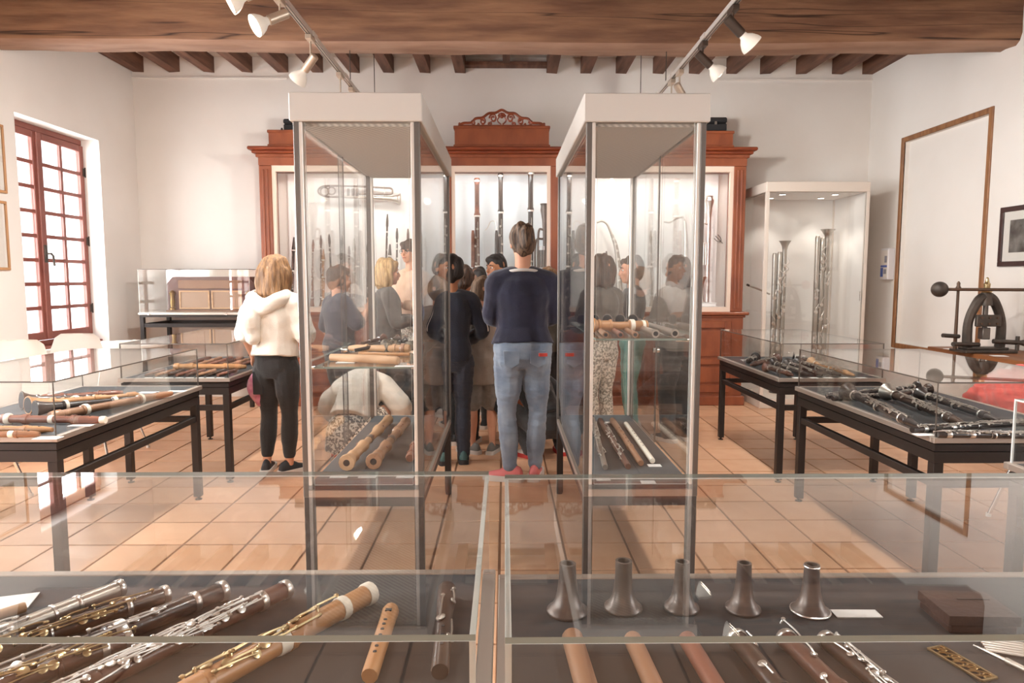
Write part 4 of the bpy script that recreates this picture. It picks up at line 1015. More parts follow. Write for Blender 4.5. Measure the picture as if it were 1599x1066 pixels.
for n, (a, c, lab) in enumerate((((1292, 617), (1378, 608), 'black jointed flute at the back left of the right edge case'), ((1300, 620), (1384, 616), 'black jointed flute just behind the wide dark bell'), ((1424, 669), (1620, 657), 'black flute crowded with silver keys, second from the front of the right edge case'), ((1464, 676), (1630, 678), 'black flute crowded with silver keys, frontmost in the right edge case'))):
    wind(lab, rm(*a), rm(*c), ZT, P_TUBE, 'ebony', 'flute', scale=.8, keys=14 if n < 2 else 44, k0=.06, k1=.95, keym='silver_mid', rings=((.08, .02), (.3, .02), (.5, .02)), group=G6, seed=110 + n)
card('white caption card under the clarinet nearest the aisle, right edge case', atz(1443, 679, ZT), .08, .04)
wind('dark pipe just inside the far right case corner', V((2.3, 2.15, 0)), V((1.95, 2.05, 0)), ZT, P_CLAR, 'ebony', 'clarinet', scale=1.0, keys=10, seed=120)

# ---- left tall case --------------------------------------------------------------------------------
ZS = .9905
G7 = 'pipes on the shelf of the left tall case'
wind('pale wooden fipple pipe at the front of the left tall case shelf', atz(622, 569, ZS), atz(517, 564, ZS), ZS, [(0, .014), (.02, .0165), (.2, .0175), (.9, .0165), (1, .015)], 'pale_wood', 'pipe', scale=1.05, group=G7, seed=130, holes=(.15,))
wind('thin orange pipe, second on the left tall case shelf', atz(640, 556, ZS), atz(560, 555, ZS), ZS, P_STICK, 'boxwood', 'pipe', scale=.7, group=G7, seed=131)
wind('thick pale recorder, third on the left tall case shelf', atz(640, 551, ZS), atz(545, 549, ZS), ZS, P_RECORD, 'pale_wood', 'recorder', scale=1.0, rings=((.07, .02), (.12, .01)), ringm='pearwood', group=G7, seed=132)
for n, (a, c) in enumerate((((634, 543), (590, 546)), ((622, 539), (572, 543)), ((600, 537), (560, 541)))):
    wind('dark knobbly pipe, %s row behind the recorders on the left tall case shelf' % ORD[n], atz(*a, ZS), atz(*c, ZS), ZS, P_SHAWM, ('ebony', 'ebony_brown', 'rosewood')[n], 'shawm', scale=.62, group=G7, seed=133 + n)
t = thing('pipe_bag', 'dark shaggy bag of a bagpipe at the back of the left tall case shelf', 'bagpipe', (-.52, 3.36, ZS)); PIPE_BAG = t
b = MB(); b.cyl((-.08, 0, .035), (-.21, -.05, .012), .009); b.build('drone', 'ebony', t); b = MB(); b.cyl((.07, 0, .04), (.12, -.04, .06), .010); b.build('blowpipe', 'boxwood', t)
for n, (x, y) in enumerate(((540, 566), (632, 572))): card('white caption card at the %s of the left tall case shelf' % ('left' if n == 0 else 'right'), atz(x, y, ZS), .08, .04)
ZL = .5005
P_DULC = [(0, .044), (.01, .047), (.05, .040), (.09, .030), (.10, .036), (.13, .037), (.15, .030), (.30, .031), (.31, .037), (.34, .037), (.36, .023), (.66, .026), (.67, .036), (.71, .038), (.73, .031), (.95, .033), (.97, .038), (1, .034)]
for n, (a, c, lab) in enumerate((((541, 722), (607, 652), 'large brown bass pipe, left of the pair in the left tall case tray'), ((583, 720), (634, 655), 'large brown bass pipe with knobs, right of the pair in the left tall case tray'))):
    A, B = atz(*a, ZL + .04), atz(*c, ZL + .04)
    wind(lab, A, B, ZL, P_DULC, 'pale_wood' if n == 0 else 'pearwood', 'bass pipe', scale=.80, keys=3 if n == 0 else 5, keym='reddish_wood', rings=((.45, .05),), ringm='pewter', bore=.42, group='bass pipes in the left tall case tray', seed=140 + n)
wind('short reddish pipe at the right of the left tall case tray', atz(640, 716, ZL + .02), atz(648, 690, ZL + .02), ZL, P_RECORD, 'reddish_wood', 'recorder', scale=1.0, seed=143)
for n, x in enumerate((530, 574, 633)): card('white caption card, %s from left in the left tall case tray' % ORD[n], atz(x, 744, ZL), .075, .045)
# ---- right tall case -------------------------------------------------------------------------------
ZR = 1.1055
G8 = 'pipes on the shelf of the right tall case'
for n, (x, x2, m, sc) in enumerate(((946, 930, 'pearwood', .62), (969, 950, 'reddish_wood', .62), (992, 968, 'pearwood', .65), (1024, 990, 'silver_dull', .85), (1054, 1014, 'silver_dull', .9))):
    wind('pipe end pointing forward, %s from left on the right tall case shelf' % ORD[n], atz(x, 523.5, ZR + .012), atz(x2, 510, ZR + .01), ZR, [(0, .019), (.02, .0215), (.10, .019), (.5, .018), (1, .017)], m, 'pipe', scale=sc, bore=.62, group=G8, seed=150 + n)
wind('thick honey brown turned pipe lying across the right tall case shelf', atz(925, 513, ZR + .02), atz(1010, 512, ZR + .02), ZR, P_DULC, 'boxwood', 'pipe', scale=.75, rings=((.68, .02), (.9, .015)), ringm='ivory', group=G8, seed=157)
for n in range(5):
    x = 908 + n * 20
    wind('small curled grey horn, %s from left at the back of the right shelf' % ORD[n], atz(x, 507, ZR), atz(x + 12, 504, ZR), ZR, P_SHAWM, 'pewter', 'horn', name='small_horn', scale=.6, group='small horns in the right tall case', seed=160 + n)
G9 = 'flutes in the right tall case tray'
for n, (a, c, pr, m, lab, kk, sc) in enumerate((((945, 730), (925, 655), P_FLUTE, 'silver_dull', 'silver grey flute furthest left in the right tall case tray', 8, 1.15), ((981, 729), (937, 657), P_FLUTE, 'rosewood', 'brown flute second from left in the right tall case tray', 12, 1.2), ((1001, 724), (956, 657), P_FLUTE, 'pearwood', 'brown flute third from left in the right tall case tray', 0, 1.25), ((1019, 720), (977, 662), P_STICK, 'ivory', 'white ivory flute rightmost in the right tall case tray', 0, 1.1))):
    wind(lab, atz(*a, ZL + .012), atz(*c, ZL + .012), ZL, pr, m, 'flute', scale=sc, keys=kk, holes=() if kk else (.3, .38, .46, .54, .62, .7), group=G9, seed=170 + n)
for n, (x, y) in enumerate(((942, 749), (1012, 753), (1022, 727), (951, 660))): card('white caption card in the right tall case tray, %s' % ('front left', 'front right', 'beside the ivory flute', 'at the back')[n], atz(x, y, ZL), .06, .04)

# ================================================================== INSTRUMENTS IN THE CABINET AND VITRINE
YC = 7.56
ZF = 1.0455
def cpt(x, y, d=YC): return aty(x, y, d)
def stand_wind(label, x, yt, xb, prof, mat, cat='clarinet', ybot=None, **k):
    T = cpt(x, yt); B = cpt(xb, 470); B.z = ZF
    wind(label, B, T, 0, prof, mat, cat, vertical=True, group='wind instruments standing in the left bay', **k)
LB = [(459, 370, 455, 'ebony', 'slender black flute leaning furthest left in the left bay'), (489, 374, 487, 'reddish_wood', 'reddish ringed clarinet, second from left in the left bay'), (501, 367, 502, 'rosewood', 'brown recorder, third from left in the left bay'), (505, 389, 504, 'boxwood', 'short orange brown recorder in the left bay'),
      (514, 365, 519, 'ebony_brown', 'slender dark flute leaning left in the left bay'), (534, 368, 534, 'ebony', 'black ringed clarinet right of the leaning dark flute in the left bay'), (553, 372, 552, 'silver_dull', 'pale metal clarinet in the middle of the left bay'), (574, 379, 574, 'ebony', 'black clarinet right of the pale metal one in the left bay'),
      (605, 334, 601, 'ebony_brown', 'tall thin dark bass recorder topmost in the left bay'), (609, 381, 607, 'ebony', 'short black clarinet under the tall bass recorder'), (620, 356, 619, 'ebony', 'long black ringed clarinet near the right of the left bay'), (637, 357, 637, 'rosewood', 'brown clarinet behind the left tall case post'), (664, 372, 664, 'silver_dull', 'pale metal clarinet furthest right in the left bay'), (545, 384, 546, 'rosewood', 'short brown clarinet beside the pale metal one in the left bay')]
for n, (x, yt, xb, m, lab) in enumerate(LB):
    stand_wind(lab, x, yt, xb, P_OBOE if n % 3 else P_CLAR, m, scale=1.15, keys=10 if n % 2 else 5, k0=.2, k1=.8, rings=((.12, .015), (.5, .018), (.8, .015)), ringm='silver' if m != 'boxwood' else 'ivory', seed=200 + n)
# valve trombone
def tpt(x, y): 
    p = aty(x, y, 7.66); return V((p.x, 7.66, p.z))
t = thing('valve_trombone', 'silver valve trombone hung high in the left bay', 'trombone', tpt(560, 305))
o = tpt(560, 305)
def tl(pts): return [tpt(*p) - o for p in pts]
b = MB(); b.tube(tl([(530, 307), (512, 307), (500, 303), (497, 298), (500, 293), (512, 290), (560, 291), (595, 293), (610, 294), (613, 299), (608, 303), (580, 303), (560, 303)]), .011, 10, res=5); b.build('slide_tubing', 'pewter', t)
b = MB(); pts, rr = smooth_path(tl([(530, 307), (560, 308), (590, 309), (610, 310), (619, 310.5), (625, 311)]), [.012, .014, .019, .028, .043, .066], 6); b.tube(pts, rr, 18); b.build('bell', 'silver_dull', t)
b = MB(); b.torus(tl([(507, 299)])[0], .045, .008, axis=(0, 1, 0)); b.torus(tl([(518, 298)])[0], .04, .008, axis=(0, 1, 0)); b.build('crook', 'pewter', t)
for x in (533, 600):
    b = MB(); b.cyl(*tl([(x, 290), (x, 308)]), .006); b.build('brace', 'silver_dull', t)
for x in (544, 551, 558):
    b = MB(); b.cyl(*tl([(x, 294), (x, 306)]), .013); b.build('valve', 'pewter', t)
b = MB(); b.cyl(tl([(560, 312)])[0] + V((0, 0, -.05)), tl([(560, 312)])[0] + V((0, .11, -.05)), .006); b.bar(tl([(560, 312)])[0] + V((0, 0, -.05)), tl([(560, 303)])[0], .008); b.build('hanging_hook', 'silver_dull', t)
# bassoons
def bassoon(label, x, yt, m, m2, crook=True, wide=1.0):
    T = cpt(x, yt); t = thing('bassoon', label, 'bassoon', (T.x, YC, ZF), 0, 'bassoons standing in the cabinet'); H = T.z - ZF
    r = .028 * wide
    b = MB(); b.lathe((0, 0, 0), (0, 0, 1), [(0, r * 1.25), (.02, r * 1.5), (.40, r * 1.4), (.42, r * 1.45), (.43, r)], 16); b.build('boot', m, t)
    b = MB(); b.lathe((.012, 0, .43), (.012, 0, 1), [(0, r), (H * .35, r * .9), (H - .46, r * .85)], 14); b.build('long_joint', m, t)
    b = MB(); b.lathe((-.034, -.01, .43), (-.034, -.01, 1), [(0, r * .8), (.3, r * .7), (.36, r * .62), (.40, r * .45)], 12); b.build('wing_joint', m2, t)
    b = MB(); b.lathe((.012, 0, H * .70), (.012, 0, 2), [(0, r * .95), (.02, r * 1.15), (.03, r * 1.15), (.05, r * .9), (H * .24, r * .8), (H * .29, r * 1.1), (H * .30, r * .9)], 16); b.build('bell_joint', m2, t)
    for z in (.43, H * .70, H * .97):
        b = MB(); b.lathe((.012, 0, z), (.012, 0, 9), [(0, r * 1.2), (.018, r * 1.2)], 16); b.build('ring', 'silver', t)
    b = MB()
    rn = random.Random(int(x))
    for i in range(9):
        z = .1 + (H * .6) * i / 9; b.lathe((.0 + rn.uniform(-.02, .03), -r * 1.3, z), (.0, -9, z), [(0, .013), (.005, .013), (.008, .006)], 10); b.cyl((.02, -r * 1.25, z), (.02, -r * 1.25, z + .08), .003, n=6)
    b.build('keywork', 'silver_dull', t)
    if crook:
        b = MB(); b.tube([(-.034, -.01, .80), (-.036, -.01, .88), (-.06, -.015, .93), (-.10, -.02, .92), (-.13, -.02, .86), (-.16, -.02, .83)], .004, 8, res=5); b.build('crook', 'silver', t)
bassoon('brown bassoon, leftmost in the blue lit middle bay', 743, 278, 'rosewood', 'reddish_wood', False, 1.05)
bassoon('black bassoon with a curved crook in the middle bay', 780, 270, 'ebony_brown', 'ebony')
bassoon('tall black bassoon behind the woman in the middle bay', 827, 266, 'ebony', 'ebony_brown', False, 1.1)
bassoon('black bassoon just right of the cabinet post, in the right bay', 886, 273, 'ebony', 'ebony', True)
bassoon('dark bassoon at the right edge of the left bay', 694, 284, 'ebony', 'ebony_brown', False)
# bell-up brass horn
def brass_up(label, name, cat, x, yt, m, hb, rb, zb=ZF, yy=YC, coils=2):
    T = aty(x, yt, yy); t = thing(name, label, cat, (T.x, yy, zb)); H = T.z - zb
    b = MB(); b.lathe((0, 0, 0), (0, 0, 1), [(0, .016), (H - hb, .022), (H - hb * .5, .032), (H - hb * .2, .05), (H - hb * .06, rb * .8), (H, rb), (H, rb * .95), (H - hb * .06, rb * .7)], 20); b.build('bell', m, t)
    for k in range(coils):
        w = .05 + .03 * k
        b = MB(); b.tube([(-.02, -.012, H * .75 - k * .1), (-.02 - w, -.014, H * .72 - k * .1), (-.025 - w, -.014, H * .35), (-.02 - w * .6, -.014, .06), (0, -.012, .03 + k * .02)], .012, 10, res=6); b.build('tubing', m, t)
    for k in range(3):
        b = MB(); b.cyl((-.06 + k * .025, -.04, H * .38), (-.06 + k * .025, -.04, H * .55), .011); v = b.build('valve', m, t); b = MB(); b.cyl((-.06 + k * .025, -.04, H * .55), (-.06 + k * .025, -.04, H * .58), .005); b.ball((-.06 + k * .025, -.04, H * .585), (.009, .009, .004), 8, 5); b.build('button', 'silver', v)
    return t
brass_up('grey upright brass horn with a flaring bell behind the woman', 'upright_horn', 'horn', 851, 318, 'pewter', .35, .055)
brass_up('tall thin silver horn with a flared top at the right end of the right bay', 'long_horn', 'horn', 1108, 306, 'silver', .25, .042, coils=1)
# contrabass instruments with bent necks in the right bay
def bent_sax(label, name, xs, m, scale, zb=ZF, yy=YC):
    pts = [aty(x, y, yy) for x, y in xs]; o = V((pts[-1].x, yy, zb)); t = thing(name, label, 'saxophone', o)
    L = [V((p.x - o.x, 0, p.z - zb)) for p in pts]; n = len(L)
    c = n // 2
    b = MB(); b.tube(L[:c + 1], .011 * scale, 10, res=5); b.build('neck', 'silver_dull', t)
    rr = [.014 * scale + .022 * scale * i / (n - c - 1) for i in range(n - c)]
    pp, r2 = smooth_path(L[c:], rr, 5); b = MB(); b.tube(pp, r2, 14); b.build('body', m, t)
    b = MB()
    for i in range(2, len(pp), 2):
        p = pp[i]; b.lathe(p + V((0, -r2[i], 0)), p + V((0, -9, 0)), [(0, .014 * scale), (.006, .014 * scale), (.01, .007)], 10)
    b.cyl(pp[0] + V((.02, -.03, 0)), pp[-1] + V((.02, -.04, .05)), .004); b.build('keywork', 'silver', t)
    e = pp[-1]; b = MB(); q, rq = smooth_path([e + V((0, 0, .02)), e + V((.05, -.02, .01)), e + V((.11, -.03, .06)), e + V((.13, -.03, .18)), e + V((.135, -.03, .26))], [.036 * scale, .04 * scale, .045 * scale, .055 * scale, .08 * scale], 5); b.tube(q, rq, 16); b.build('bell', m, t)
    return t
bent_sax('grey bass saxophone with a long bent neck in the right bay', 'bass_saxophone', [(932, 347), (940, 345), (948, 350), (955, 366), (962, 386), (966, 420), (967, 468)], 'silver_dull', 1.1)
bent_sax('silver saxophone with a wavy crook, right part of the right bay', 'tenor_saxophone', [(1037, 346), (1046, 347), (1056, 341), (1066, 339), (1070, 352), (1071, 400), (1072, 468)], 'silver', .9)
wind('short black clarinet standing at the left of the right bay', V((cpt(947, 470).x, YC, ZF)), cpt(947, 392), 0, P_CLAR, 'ebony', 'clarinet', vertical=True, scale=1.2, keys=12, seed=230, rings=((.12, .015), (.5, .018)))
wind('slim silver clarinet standing in the middle of the right bay', V((cpt(1018, 470).x, YC, ZF)), cpt(1016, 360), 0, P_OBOE, 'silver_dull', 'clarinet', vertical=True, scale=1.2, keys=12, seed=231)
p = cpt(1123, 374, 7.75); t = thing('music_lyre', 'small dark metal music clip pinned at the right end of the right bay', 'clip', (p.x, 7.764, p.z), 0, rot=(0, -.8, 0))
b = MB(); b.tube([(0, -.01, -.06), (0, -.01, .06)], .004); b.tube([(-.03, -.01, .05), (-.025, -.01, 0), (0, -.01, -.03), (.025, -.01, 0), (.03, -.01, .05)], .004, res=4); b.build('frame', 'iron', t); b = MB(); b.cyl((0, 0, -.02), (0, -.014, -.02), .007); b.build('pin', 'iron', t)
# stands inside the right bay
t = thing('display_block', 'white display block at the right end of the right bay', 'block', (2.22, 7.55, ZF)); b = MB(); b.box(-.1, .1, -.08, .08, 0, .035, .004); b.build('block', 'cab_white', t, smooth=False); b = MB(); b.box(-.11, .11, -.09, .09, .036, .042, .002); b.build('top_plate', 'cab_white', t, smooth=False)

# contrabass silver instruments in the white vitrine
def contrabass(label, x, tops, seed):
    """a cluster of parallel silver tubes; tops: (pixel x, pixel y, radius, flare)"""
    base = aty(x, 500, 7.42); t = thing('contrabass_sarrusophone', label, 'sarrusophone', (base.x, 7.42, .1005), 0, 'silver contrabass instruments'); rn = random.Random(seed)
    b = MB(); b.lathe((0, 0, 0), (0, 0, 1), [(0, .09), (.012, .09), (.02, .03), (.16, .02)], 20); b.build('stand', 'black_plastic', t)
    for (tx, ty, r, fl_) in tops:
        T = aty(tx, ty, 7.42); dx = T.x - base.x; h = T.z - .1005
        pr = [(0, r), (h * .5, r * .92), (h - .10, r * .85)] + ([(h - .06, r * 1.1), (h - .015, r * 1.9), (h, r * 2.3), (h, r * 2.1)] if fl_ else [(h - .02, r * .9), (h, r * .6)])
        b = MB(); b.lathe((dx * .9, 0, .14), (dx, 0, h), [(max(0, q - .14), s) for q, s in pr if q >= .14 or q == 0], 14); b.build('tube', 'silver_dull', t)
    xs = [aty(a, c, 7.42).x - base.x for a, c, _, _ in tops]
    for a, c in zip(xs, xs[1:]):
        b = MB(); b.tube([(a * .9, 0, .15), (a * .9, 0, .11), ((a + c) / 2 * .9, 0, .09), (c * .9, 0, .11), (c * .9, 0, .15)], .022, 10, res=4); b.build('bow', 'silver', t)
    hm = aty(x, min(c for _, c, _, _ in tops), 7.42).z - .1
    for i in range(16):
        z = .35 + (hm - .55) * i / 16; xx = rn.choice(xs); b = MB()
        b.lathe((xx, -.022, z), (xx, -9, z), [(0, .02), (.006, .022), (.012, .02), (.016, .008)], 12); b.tube([(xx, -.035, z), (xx + rn.uniform(-.04, .04), -.05, z + .04), (xx + rn.uniform(-.03, .03), -.04, z + .09)], .005, 6, res=3)
        b.build('key', 'silver', t)
    for i in range(6):
        z = .4 + (hm - .7) * i / 6; b = MB(); b.bar((min(xs) - .02, -.012, z), (max(xs) + .02, -.012, z), .012, .02); b.build('brace', 'silver_dull', t, smooth=False)
contrabass('silver contrabass wind instrument on the left in the white vitrine', 1218, ((1210, 395, .028, False), (1218, 393, .030, False), (1226, 376, .028, True)), 1)
contrabass('taller silver contrabass wind instrument on the right in the white vitrine', 1286, ((1277, 368, .030, False), (1285, 371, .030, False), (1293, 358, .034, True)), 2)
A, B = aty(1169, 446, 7.42), aty(1201, 459, 7.42)
t = thing('silver_crook', 'thin silver crook sticking out of the left vitrine instrument', 'crook', (B.x, 7.40, B.z)); D = A - B
b = MB(); b.tube([(0, 0, 0), (D.x * .5, 0, D.z * .55), (D.x, 0, D.z)], .010, 8, res=4); b.build('tube', 'silver_dull', t); b = MB(); b.cyl((D.x, 0, D.z), (D.x * 1.12, 0, D.z * 1.15), .012); b.build('mouthpiece', 'ebony', t)

# ================================================================== PEOPLE
JOBS = []
def remesh_job(mb, name, mat, parent, voxel, smooth=4, fold=0.0, seed=0, fdir=(1, 1, 3)):
    """union of overlapping lofts into one continuous skin"""
    o = mb.build(name, mat, parent, smooth=False)
    m = o.modifiers.new('r', 'REMESH'); m.mode = 'VOXEL'; m.voxel_size = voxel; m.use_smooth_shade = True
    if smooth:
        s = o.modifiers.new('s', 'SMOOTH'); s.factor = .5; s.iterations = smooth
    JOBS.append((o, mat, fold, seed, fdir)); return o
def limb(b, pts, rs, n=12, res=5, flat=None):
    """rounded tapered tube; flat=(axis vector, factor) squashes the section"""
    P, Rr = smooth_path([V(p) for p in pts], rs, res)
    d0 = (P[0] - P[1]).normalized(); d1 = (P[-1] - P[-2]).normalized()
    P = [P[0] + d0 * Rr[0] * .85, P[0] + d0 * Rr[0] * .5] + P + [P[-1] + d1 * Rr[-1] * .5, P[-1] + d1 * Rr[-1] * .85]
    Rr = [Rr[0] * .45, Rr[0] * .83] + Rr + [Rr[-1] * .83, Rr[-1] * .45]
    o = len(b.v); b.tube(P, Rr, n)
    if flat:
        ax, k = V(flat[0]).normalized(), flat[1]; c = 0
        m = n
        for i, p in enumerate(P):
            for j in range(m):
                v = V(b.v[o + i * m + j]); h = (v - p).dot(ax); b.v[o + i * m + j] = tuple(v - ax * (h * (1 - k)))
def torso(b, rings, right, n=18):
    """rings: (centre, half width, half depth) from below upward"""
    rs = []
    C = [V(r[0]) for r in rings]; R0 = V(right).normalized()
    for i, (c, w, dp) in enumerate(rings):
        a = C[max(0, i - 1)]; e = C[min(len(C) - 1, i + 1)]; t = (e - a).normalized(); f = t.cross(R0).normalized()   # points to the back
        rs.append([C[i] + R0 * (w * math.copysign(abs(math.cos(q)) ** .85, math.cos(q))) + f * (dp * math.copysign(abs(math.sin(q)) ** .85, math.sin(q))) for q in [2 * PI * k / n for k in range(n)]])
    b.rings(rs)
def rot_frame(yaw, pitch, roll=0):
    q = Matrix.Rotation(yaw, 3, 'Z') @ Matrix.Rotation(pitch, 3, 'X') @ Matrix.Rotation(roll, 3, 'Y')
    return q @ V((1, 0, 0)), q @ V((0, 1, 0)), q @ V((0, 0, 1))
def hand(b, wrist, direction, palm, size, side, curl=.5):
    """palm plus four fingers and a thumb"""
    d = V(direction).normalized(); n = V(palm); n = (n - d * n.dot(d)).normalized(); s = d.cross(n) * side
    w = V(wrist); pc = w + d * size * .26
    b.ball(pc, (size * .21, size * .30, size * .115), 12, 8, (s, d, n))
    b.ball(w, (size * .15, size * .17, size * .12), 10, 7, (s, d, n))
    for k, (off, ln) in enumerate(((-.155, .42), (-.052, .47), (.052, .44), (.15, .34))):
        p0 = pc + s * size * off + d * size * .20; f = size * ln; r = size * .052
        p1 = p0 + d * f * .42 + n * f * .10 * curl; p2 = p1 + d * f * .30 * (1 - .4 * curl) + n * f * .28 * curl; p3 = p2 + d * f * .22 * (1 - .9 * curl) + n * f * .28 * curl
        limb(b, [p0, p1, p2, p3], [r * 1.1, r, r * .92, r * .8], 7, 2)
    p0 = pc - s * size * .15 - d * size * .12; limb(b, [p0, p0 - s * size * .13 + d * size * .15 + n * size * .04, p0 - s * size * .14 + d * size * .32 + n * size * .09], [size * .075, size * .062, size * .05], 7, 3)

def person(label, x, y, face, H, skin='skin_fair', hair=('short', 'hair_brown'), top=None, bottom=None, shoes=None, head=(0, 0), child=True, arms=None, legs=None, spine=None, bulk=1.0, voxel=.0085, face_on=True, group='visitors looking at the cabinet', z=0, extra=None, hand_size=None, shoulders=1.0):
    t = thing('person', label, 'person', (x, y, z), math.radians(face), group)
    hh = H * (.158 if child else .133)
    sw = H * .094 * shoulders; hw = H * (.05 if child else .052)
    K = H * bulk
    # ---- skeleton
    if spine is None:
        spine = [(0, 0, .455), (0, -.004, .50), (0, -.006, .545), (0, .004, .61), (0, .002, .68), (0, -.004, .745), (0, -.006, .79), (0, -.004, .825)]
    S = [V(p) * H for p in spine]
    W = [.066, .084, .084, .074, .080, .087, .070, .040]; D = [.055, .070, .070, .060, .063, .066, .056, .038]
    if not child: W = [.074, .100, .102, .080, .084, .092, .074, .040]; D = [.058, .076, .076, .060, .064, .068, .056, .036]
    neck = S[-1]; tdir = (S[-1] - S[-3]).normalized()
    if spine[-1][2] > .7: hc = neck + V((0, .012 * H, 0)) + V((0, 0, 1)) * (H - neck.z - hh * .5)
    else: hc = neck + tdir * (hh * .62) + V((0, .0, 0))
    R, F, U = rot_frame(math.radians(head[0]), math.radians(head[1]))
    def hp(a, c, e): return hc + R * (a * hh) + F * (c * hh) + U * (e * hh)
    arms = arms or {}; legs = legs or {}
    A = {}
    sh_c = S[-2] - (S[-1] - S[-2]) * .25
    for sd, s in (('r', 1), ('l', -1)):
        sh = sh_c + V((s * sw, 0, 0)); el = V((s * .128, -.01, .625)) * H; wr = V((s * .125, .035, .49)) * H; hd = (0, .25, -1); pal = (-s, 0, 0); cu = .45
        if sd in arms:
            q = arms[sd]; el, wr = V(q[0]) * H, V(q[1]) * H; hd = q[2] if len(q) > 2 else (wr - el); pal = q[3] if len(q) > 3 else pal; cu = q[4] if len(q) > 4 else cu
        A[sd] = (sh, el, wr, V(hd), V(pal), cu)
    Lg = {}
    for sd, s in (('r', 1), ('l', -1)):
        hip = S[1] + V((s * hw, 0, -.01 * H)); kn = V((s * .052, .012, .275)) * H; an = V((s * .052, -.008, .045)) * H; fd = V((s * .12, 1, 0))
        if sd in legs:
            q = legs[sd]; kn, an = V(q[0]) * H, V(q[1]) * H
            if len(q) > 2: fd = V(q[2])
        Lg[sd] = (hip, kn, an, fd.normalized())
    # ---- body: one continuous skin
    b = MB()
    torso(b, [(c, w * K * .86, d * K * .86) for c, w, d in zip(S, W, D)], (1, 0, 0))
    limb(b, [neck - tdir * .02 * H, neck.lerp(hp(0, -.10, -.32), .5), hp(0, -.08, -.22)], [.036 * H, .031 * H * (1.05 if child else 1), .034 * H])
    b.ball(hp(0, -.05, .12), (.33 * hh, .41 * hh, .375 * hh), 18, 12, (R, F, U))
    b.ball(hp(0, .07, -.13), (.265 * hh, .30 * hh, .345 * hh), 16, 12, (R, F, U))
    b.ball(hp(0, .22, -.36), (.13 * hh, .12 * hh, .10 * hh), 10, 8, (R, F, U))
    b.ball(hp(0, .27, .10), (.23 * hh, .10 * hh, .075 * hh), 12, 8, (R, F, U))
    limb(b, [hp(0, .33, .07), hp(0, .40, -.05), hp(0, .425, -.13)], [.032 * hh, .042 * hh, .055 * hh], 8, 3)
    b.ball(hp(0, .345, -.245), (.11 * hh, .045 * hh, .045 * hh), 10, 8, (R, F, U))
    for s in (-1, 1):
        b.ball(hp(s * .335, -.05, -.03), (.045 * hh, .085 * hh, .125 * hh), 10, 8, (R, F, U)); b.ball(hp(s * .15, .25, -.10), (.11 * hh, .09 * hh, .10 * hh), 10, 8, (R, F, U))
    hs = hand_size or .105 * H
    for sd, s in (('r', 1), ('l', -1)):
        sh, el, wr, hd, pal, cu = A[sd]
        limb(b, [sh, sh.lerp(el, .5), el, el.lerp(wr, .4), wr], [.033 * K, .028 * K, .023 * K, .023 * K, .0165 * K]); hand(b, wr, hd, pal, hs, s, cu)
        hip, kn, an, fd = Lg[sd]
        limb(b, [hip, hip.lerp(kn, .5), kn, kn.lerp(an, .35), an], [.049 * K, .042 * K, .029 * K, .030 * K, .018 * K])
        limb(b, [an + V((0, 0, -.012 * H)) - fd * .02 * H, an + fd * .05 * H + V((0, 0, -.022 * H))], [.020 * H, .018 * H], 10, 3)
    remesh_job(b, 'body', skin, t, voxel, 3)
    # ---- face
    if face_on:
        for s in (-1, 1):
            e = MB(); e.ball(hp(s * .135, .30, .015), (.055 * hh, .045 * hh, .035 * hh), 10, 8, (R, F, U)); ey = e.build('eye', 'eye_white', t)
            e = MB(); e.ball(hp(s * .135, .335, .015), (.027 * hh, .016 * hh, .030 * hh), 10, 8, (R, F, U)); e.build('iris', 'eye_dark', ey)
            e = MB(); limb(e, [hp(s * .06, .365, .095), hp(s * .13, .36, .12), hp(s * .22, .30, .10)], [.012 * hh, .017 * hh, .008 * hh], 6, 3); e.build('eyebrow', hair[1], t)
        e = MB(); e.ball(hp(0, .372, -.245), (.095 * hh, .028 * hh, .028 * hh), 10, 6, (R, F, U)); e.build('lips', 'lip', t)
    # ---- hair
    st = hair[0]; b = MB()
    if st == 'buzz':
        b.ball(hp(0, -.07, .14), (.345 * hh, .41 * hh, .385 * hh), 18, 12, (R, F, U)); b.ball(hp(0, -.24, -.06), (.26 * hh, .20 * hh, .26 * hh), 14, 10, (R, F, U))
    else:
        g = 1.0 if st != 'curly' else 1.05
        b.ball(hp(0, -.08, .165), (.375 * hh * g, .425 * hh * g, .385 * hh * g), 18, 12, (R, F, U)); b.ball(hp(0, -.22, -.06), (.325 * hh * g, .255 * hh * g, .31 * hh * g), 14, 10, (R, F, U))
        b.ball(hp(0, -.12, .02), (.388 * hh, .375 * hh, .37 * hh), 16, 12, (R, F, U)); b.ball(hp(.05, .20, .32), (.27 * hh, .17 * hh, .13 * hh), 12, 8, (R, F, U))
    if st == 'curly':
        rn = random.Random(3)
        for k in range(46):
            u, w = rn.uniform(-PI, PI), rn.uniform(-.25, 1); q = math.sqrt(max(0, 1 - w * w)); p = (.36 * q * math.cos(u), -.08 + .41 * q * math.sin(u), .16 + .37 * w)
            if p[1] > .2 and p[2] < .25: continue
            b.ball(hp(*p), .07 * hh, 8, 6)
    if st in ('long', 'bob'):
        ln = .62 if st == 'long' else .42
        for k in range(11):
            a = -PI * .06 + (PI * 1.12) * k / 10; cx, cy = .33 * math.cos(a), -.10 - .28 * math.sin(a); j = .03 * math.sin(k * 2.3)
            limb(b, [hp(cx * .7, cy * .7 + .02, .38), hp(cx * 1.05, cy * 1.05, .10), hp(cx * 1.12, cy * 1.1, -.2), hp(cx * 1.06 + j, cy * 1.04, -.22 - ln * .5), hp(cx * .95 + j, cy * .95, -.16 - ln - j)], [.12 * hh, .13 * hh, .13 * hh, .12 * hh, .05 * hh], 8, 4)
